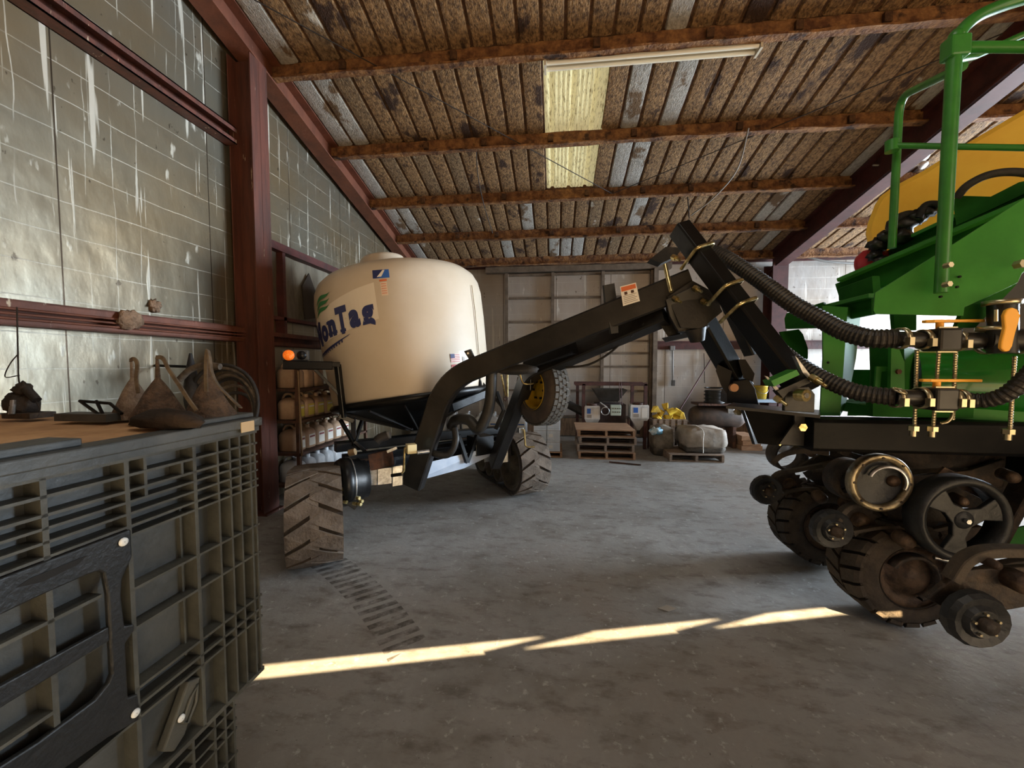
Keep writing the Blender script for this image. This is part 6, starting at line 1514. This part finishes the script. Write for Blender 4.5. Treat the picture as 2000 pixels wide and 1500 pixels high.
# air compressor
AC = thing('air_compressor', 'grimy air compressor with a long brown tank and black motor', 'compressor', (PY(1405, 850, 8.1).x, 8.3, 0))
a_, b_ = PY(1352, 818, 8.1), PY(1462, 818, 8.1); r_ = 0.22; ct = V((a_.x+0.1, 8.3, 0.60)); dt = V((b_.x-0.1, 8.3, 0.60))
BRN = mat('grimy_brown_tank', rgb(86, 70, 60), 0.6, 0.1, rgb(60, 50, 44), 5, bump=0.1)
m = MB(); L_t = (dt-ct).length; m.lathe([(0.001, -0.10), (0.15, -0.07), (0.20, -0.01), (r_, 0.05), (r_, L_t-0.05), (0.20, L_t+0.01), (0.15, L_t+0.07), (0.001, L_t+0.10)], ct, V((1, 0, 0)), 30); m.build('air_tank', BRN, AC)
for x in (ct.x+0.15, dt.x-0.15): m = MB(); m.bx(x-0.03, x+0.03, 8.1, 8.5, 0.0, 0.42); m.build('tank_foot', RUSTB, AC)
q0, q1 = PY(1380, 762, 8.2), PY(1416, 805, 8.2)
m = MB(); m.cyl(((q0.x+q1.x)/2, 8.25, 0.84), ((q0.x+q1.x)/2, 8.25, q0.z), (q1.x-q0.x)/2, n=20); m.build('motor', PLB, AC)
for k in range(5): m = MB(); z = 0.9+0.07*k; m.lathe([((q1.x-q0.x)/2, -0.01), ((q1.x-q0.x)/2+0.02, -0.01), ((q1.x-q0.x)/2+0.02, 0.01), ((q1.x-q0.x)/2, 0.01)], ((q0.x+q1.x)/2, 8.25, z), V((0, 0, 1)), 20, closed=True); m.build('cooling_fin', PLB, AC)
m = MB(); m.box(PY(1424, 795, 8.2), (0.12, 0.2, 0.3)); m.build('pump_head', STEEL, AC, bevel=0.01)
m = MB(); m.bx(ct.x, dt.x-0.1, 8.05, 8.5, 0.84, 0.88); m.build('mount_plate', RUSTB, AC)
# blocks of wood on the floor
a_ = PZ(1448, 880); 
for i, lab in enumerate(('bottom timber block of the stack near the planter foot', 'middle timber block of the stack near the planter foot', 'top timber block of the stack near the planter foot')):
    m = MB(); x = a_.x+0.02*(i % 2); m.bx(x, x+0.38-0.05*i, a_.y, a_.y+0.5, 0.002+0.095*i, 0.092+0.095*i); tag(m.build('timber_block', WOOD, bevel=0.004), lab, 'block', 'stacked timber blocks')
# small wheeled cart behind the planter foot
a_ = PZ(1538, 889)
CA = thing('shop_cart', 'small shop cart with a grey wheel seen below the planter foot', 'cart', (a_.x+0.3, a_.y, 0))
m = MB(); m.lathe([(0.16, -0.03), (0.175, -0.02), (0.175, 0.03), (0.16, 0.04), (0.10, 0.03), (0.09, 0.0), (0.02, 0.0), (0.001, -0.02)], (a_.x, a_.y+0.04, 0.178), V((0, 1, 0)), 28); m.build('wheel', mat('grey_wheel', rgb(120, 116, 112), 0.6, 0.2), CA)
m = MB(); m.bx(a_.x-0.1, a_.x+0.9, a_.y+0.06, a_.y+0.5, 0.30, 0.34); m.build('cart_bed', RF, CA)
m = MB(); m.bx(a_.x+0.8, a_.x+0.86, a_.y+0.08, a_.y+0.48, 0.0, 0.30); m.build('cart_leg', RF, CA)
# bench with bucket seen between the posts
bx = PY(1470, 765, 8.0)
BE = thing('workbench', 'workbench with a pale blue top seen between the hitch posts', 'bench', (bx.x+0.25, 8.85, 0))
m = MB(); m.bx(bx.x-0.35, bx.x+0.9, 8.64, 9.04, 0.86, 0.92); m.build('bench_top', mat('pale_blue_top', rgb(150, 168, 186), 0.5), BE)
for x in (bx.x-0.3, bx.x+0.85):
    for y in (8.69, 8.99): m = MB(); m.bx(x-0.03, x+0.03, y-0.03, y+0.03, 0, 0.86); m.build('bench_leg', RF, BE)
BU = thing('bucket', 'yellow bucket on the workbench between the hitch posts', 'bucket', (PY(1487, 775, 8.8).x, 8.83, 0.921))
c = BU.location; m = MB(); m.lathe([(0.001, 0), (0.10, 0.0), (0.125, 0.26), (0.13, 0.26), (0.13, 0.28), (0.118, 0.28), (0.10, 0.02)], c, V((0, 0, 1)), 24); m.build('pail', YP, BU)
m = MB(); m.tube(spline([c+V((-0.13, 0, 0.25)), c+V((-0.10, -0.08, 0.16)), c+V((0, -0.13, 0.12)), c+V((0.10, -0.08, 0.16)), c+V((0.13, 0, 0.25))], 5), 0.005, 6); m.build('handle', STEEL, BU)
# white totes stack near the far track
a_, b_ = PZ(1042, 893), PZ(1098, 893)
pallet('small_pallet', a_.x, b_.x, a_.y, a_.y+0.8, 0.002, 'orange brown pallet under the white cartons beside the far track', 'carton pallet', WOOD, 0.10)
zz = 0.104
for i in range(3):
    for j in range(2):
        x0 = a_.x+0.0+(b_.x-a_.x-0.03)*j/2; x1 = x0+(b_.x-a_.x-0.03)/2-0.01
        R = thing('white_carton', ('bottom', 'middle', 'top')[i]+' white carton in the '+('left', 'right')[j]+' stack beside the far track', 'carton', ((x0+x1)/2, a_.y+0.2, zz), 'white cartons by the far track')
        m = MB(); m.bx(x0, x1, a_.y+0.03, a_.y+0.43, zz, zz+0.20); m.build('box', JW, R, bevel=0.004)
        m = MB(); m.bx(x0+0.03, x0+0.10, a_.y+0.027, a_.y+0.03, zz+0.05, zz+0.11); m.build('label', LBW, R)
        m = MB(); m.bx(x0, x1, a_.y+0.027, a_.y+0.03, zz+0.165, zz+0.172); m.build('lid_line', GREYP, R)
    zz += 0.203
# conduit with switch on the back wall
SW_ = thing('wall_switch', 'grey switch box on a conduit pipe down the back wall', 'switch', PY(1315, 752, 9.15))
a_, b_ = PY(1314, 680, 9.15), PY(1314, 742, 9.15)
m = MB(); m.cyl(a_, b_, 0.014, n=8); m.build('conduit', mat('grey_conduit', rgb(120, 118, 116), 0.5, 0.4), SW_)
m = MB(); m.box(PY(1315, 748, 9.13), (0.07, 0.05, 0.13)); m.build('switch_box', mat('dark_switch', rgb(70, 68, 66), 0.5), SW_, bevel=0.005)
m = MB(); m.box(PY(1313, 680, 9.02), (0.10, 0.06, 0.10)); m.build('junction_box', mat('grey_conduit', rgb(120, 118, 116)), SW_, bevel=0.005)
m = MB(); a_, b_ = PY(1322, 810, 8.7), PY(1388, 702, 9.12); m.cyl(a_+(a_-b_)*(a_.z/(b_.z-a_.z)), b_, 0.014, n=8); tag(m.build('leaning_pole', PINK), 'thin maroon pole leaning against the back wall by the compressor', 'pole')
m = MB(); m.cyl(PY(1375, 690, 9.12), PY(1376, 748, 9.12), 0.008, n=8); tag(m.build('hanging_rope', WIRE), 'dark cord hanging down the back wall above the compressor', 'cord')
# litter flake on the floor
p = PZ(1303, 1190); m = MB(); m.prism([p+V((-0.06, 0, 0.002)), p+V((0.0, -0.03, 0.002)), p+V((0.065, 0.01, 0.002)), p+V((0.01, 0.045, 0.002))], (0, 0, 0.002)); tag(m.build('paper_scrap', mat('grey_paper', rgb(160, 150, 136), 0.8)), 'small grey diamond scrap lying on the floor', 'scrap')

for k, (u, v) in enumerate(((1806, 306), (1803, 322))):
    c = D(u, v, 5.6); m = MB(); m.lathe([(0.001, -0.03), (0.05, -0.025), (0.055, 0.02), (0.04, 0.03), (0.001, 0.03)], c, V((0.2, -0.6, -0.7)), 16)
    m.cyl(c, V((4.52, c.y, c.z+0.03)), 0.012, n=6); o = m.build('white_insulator', WHITEP, bpy.data.objects['trim_2'])
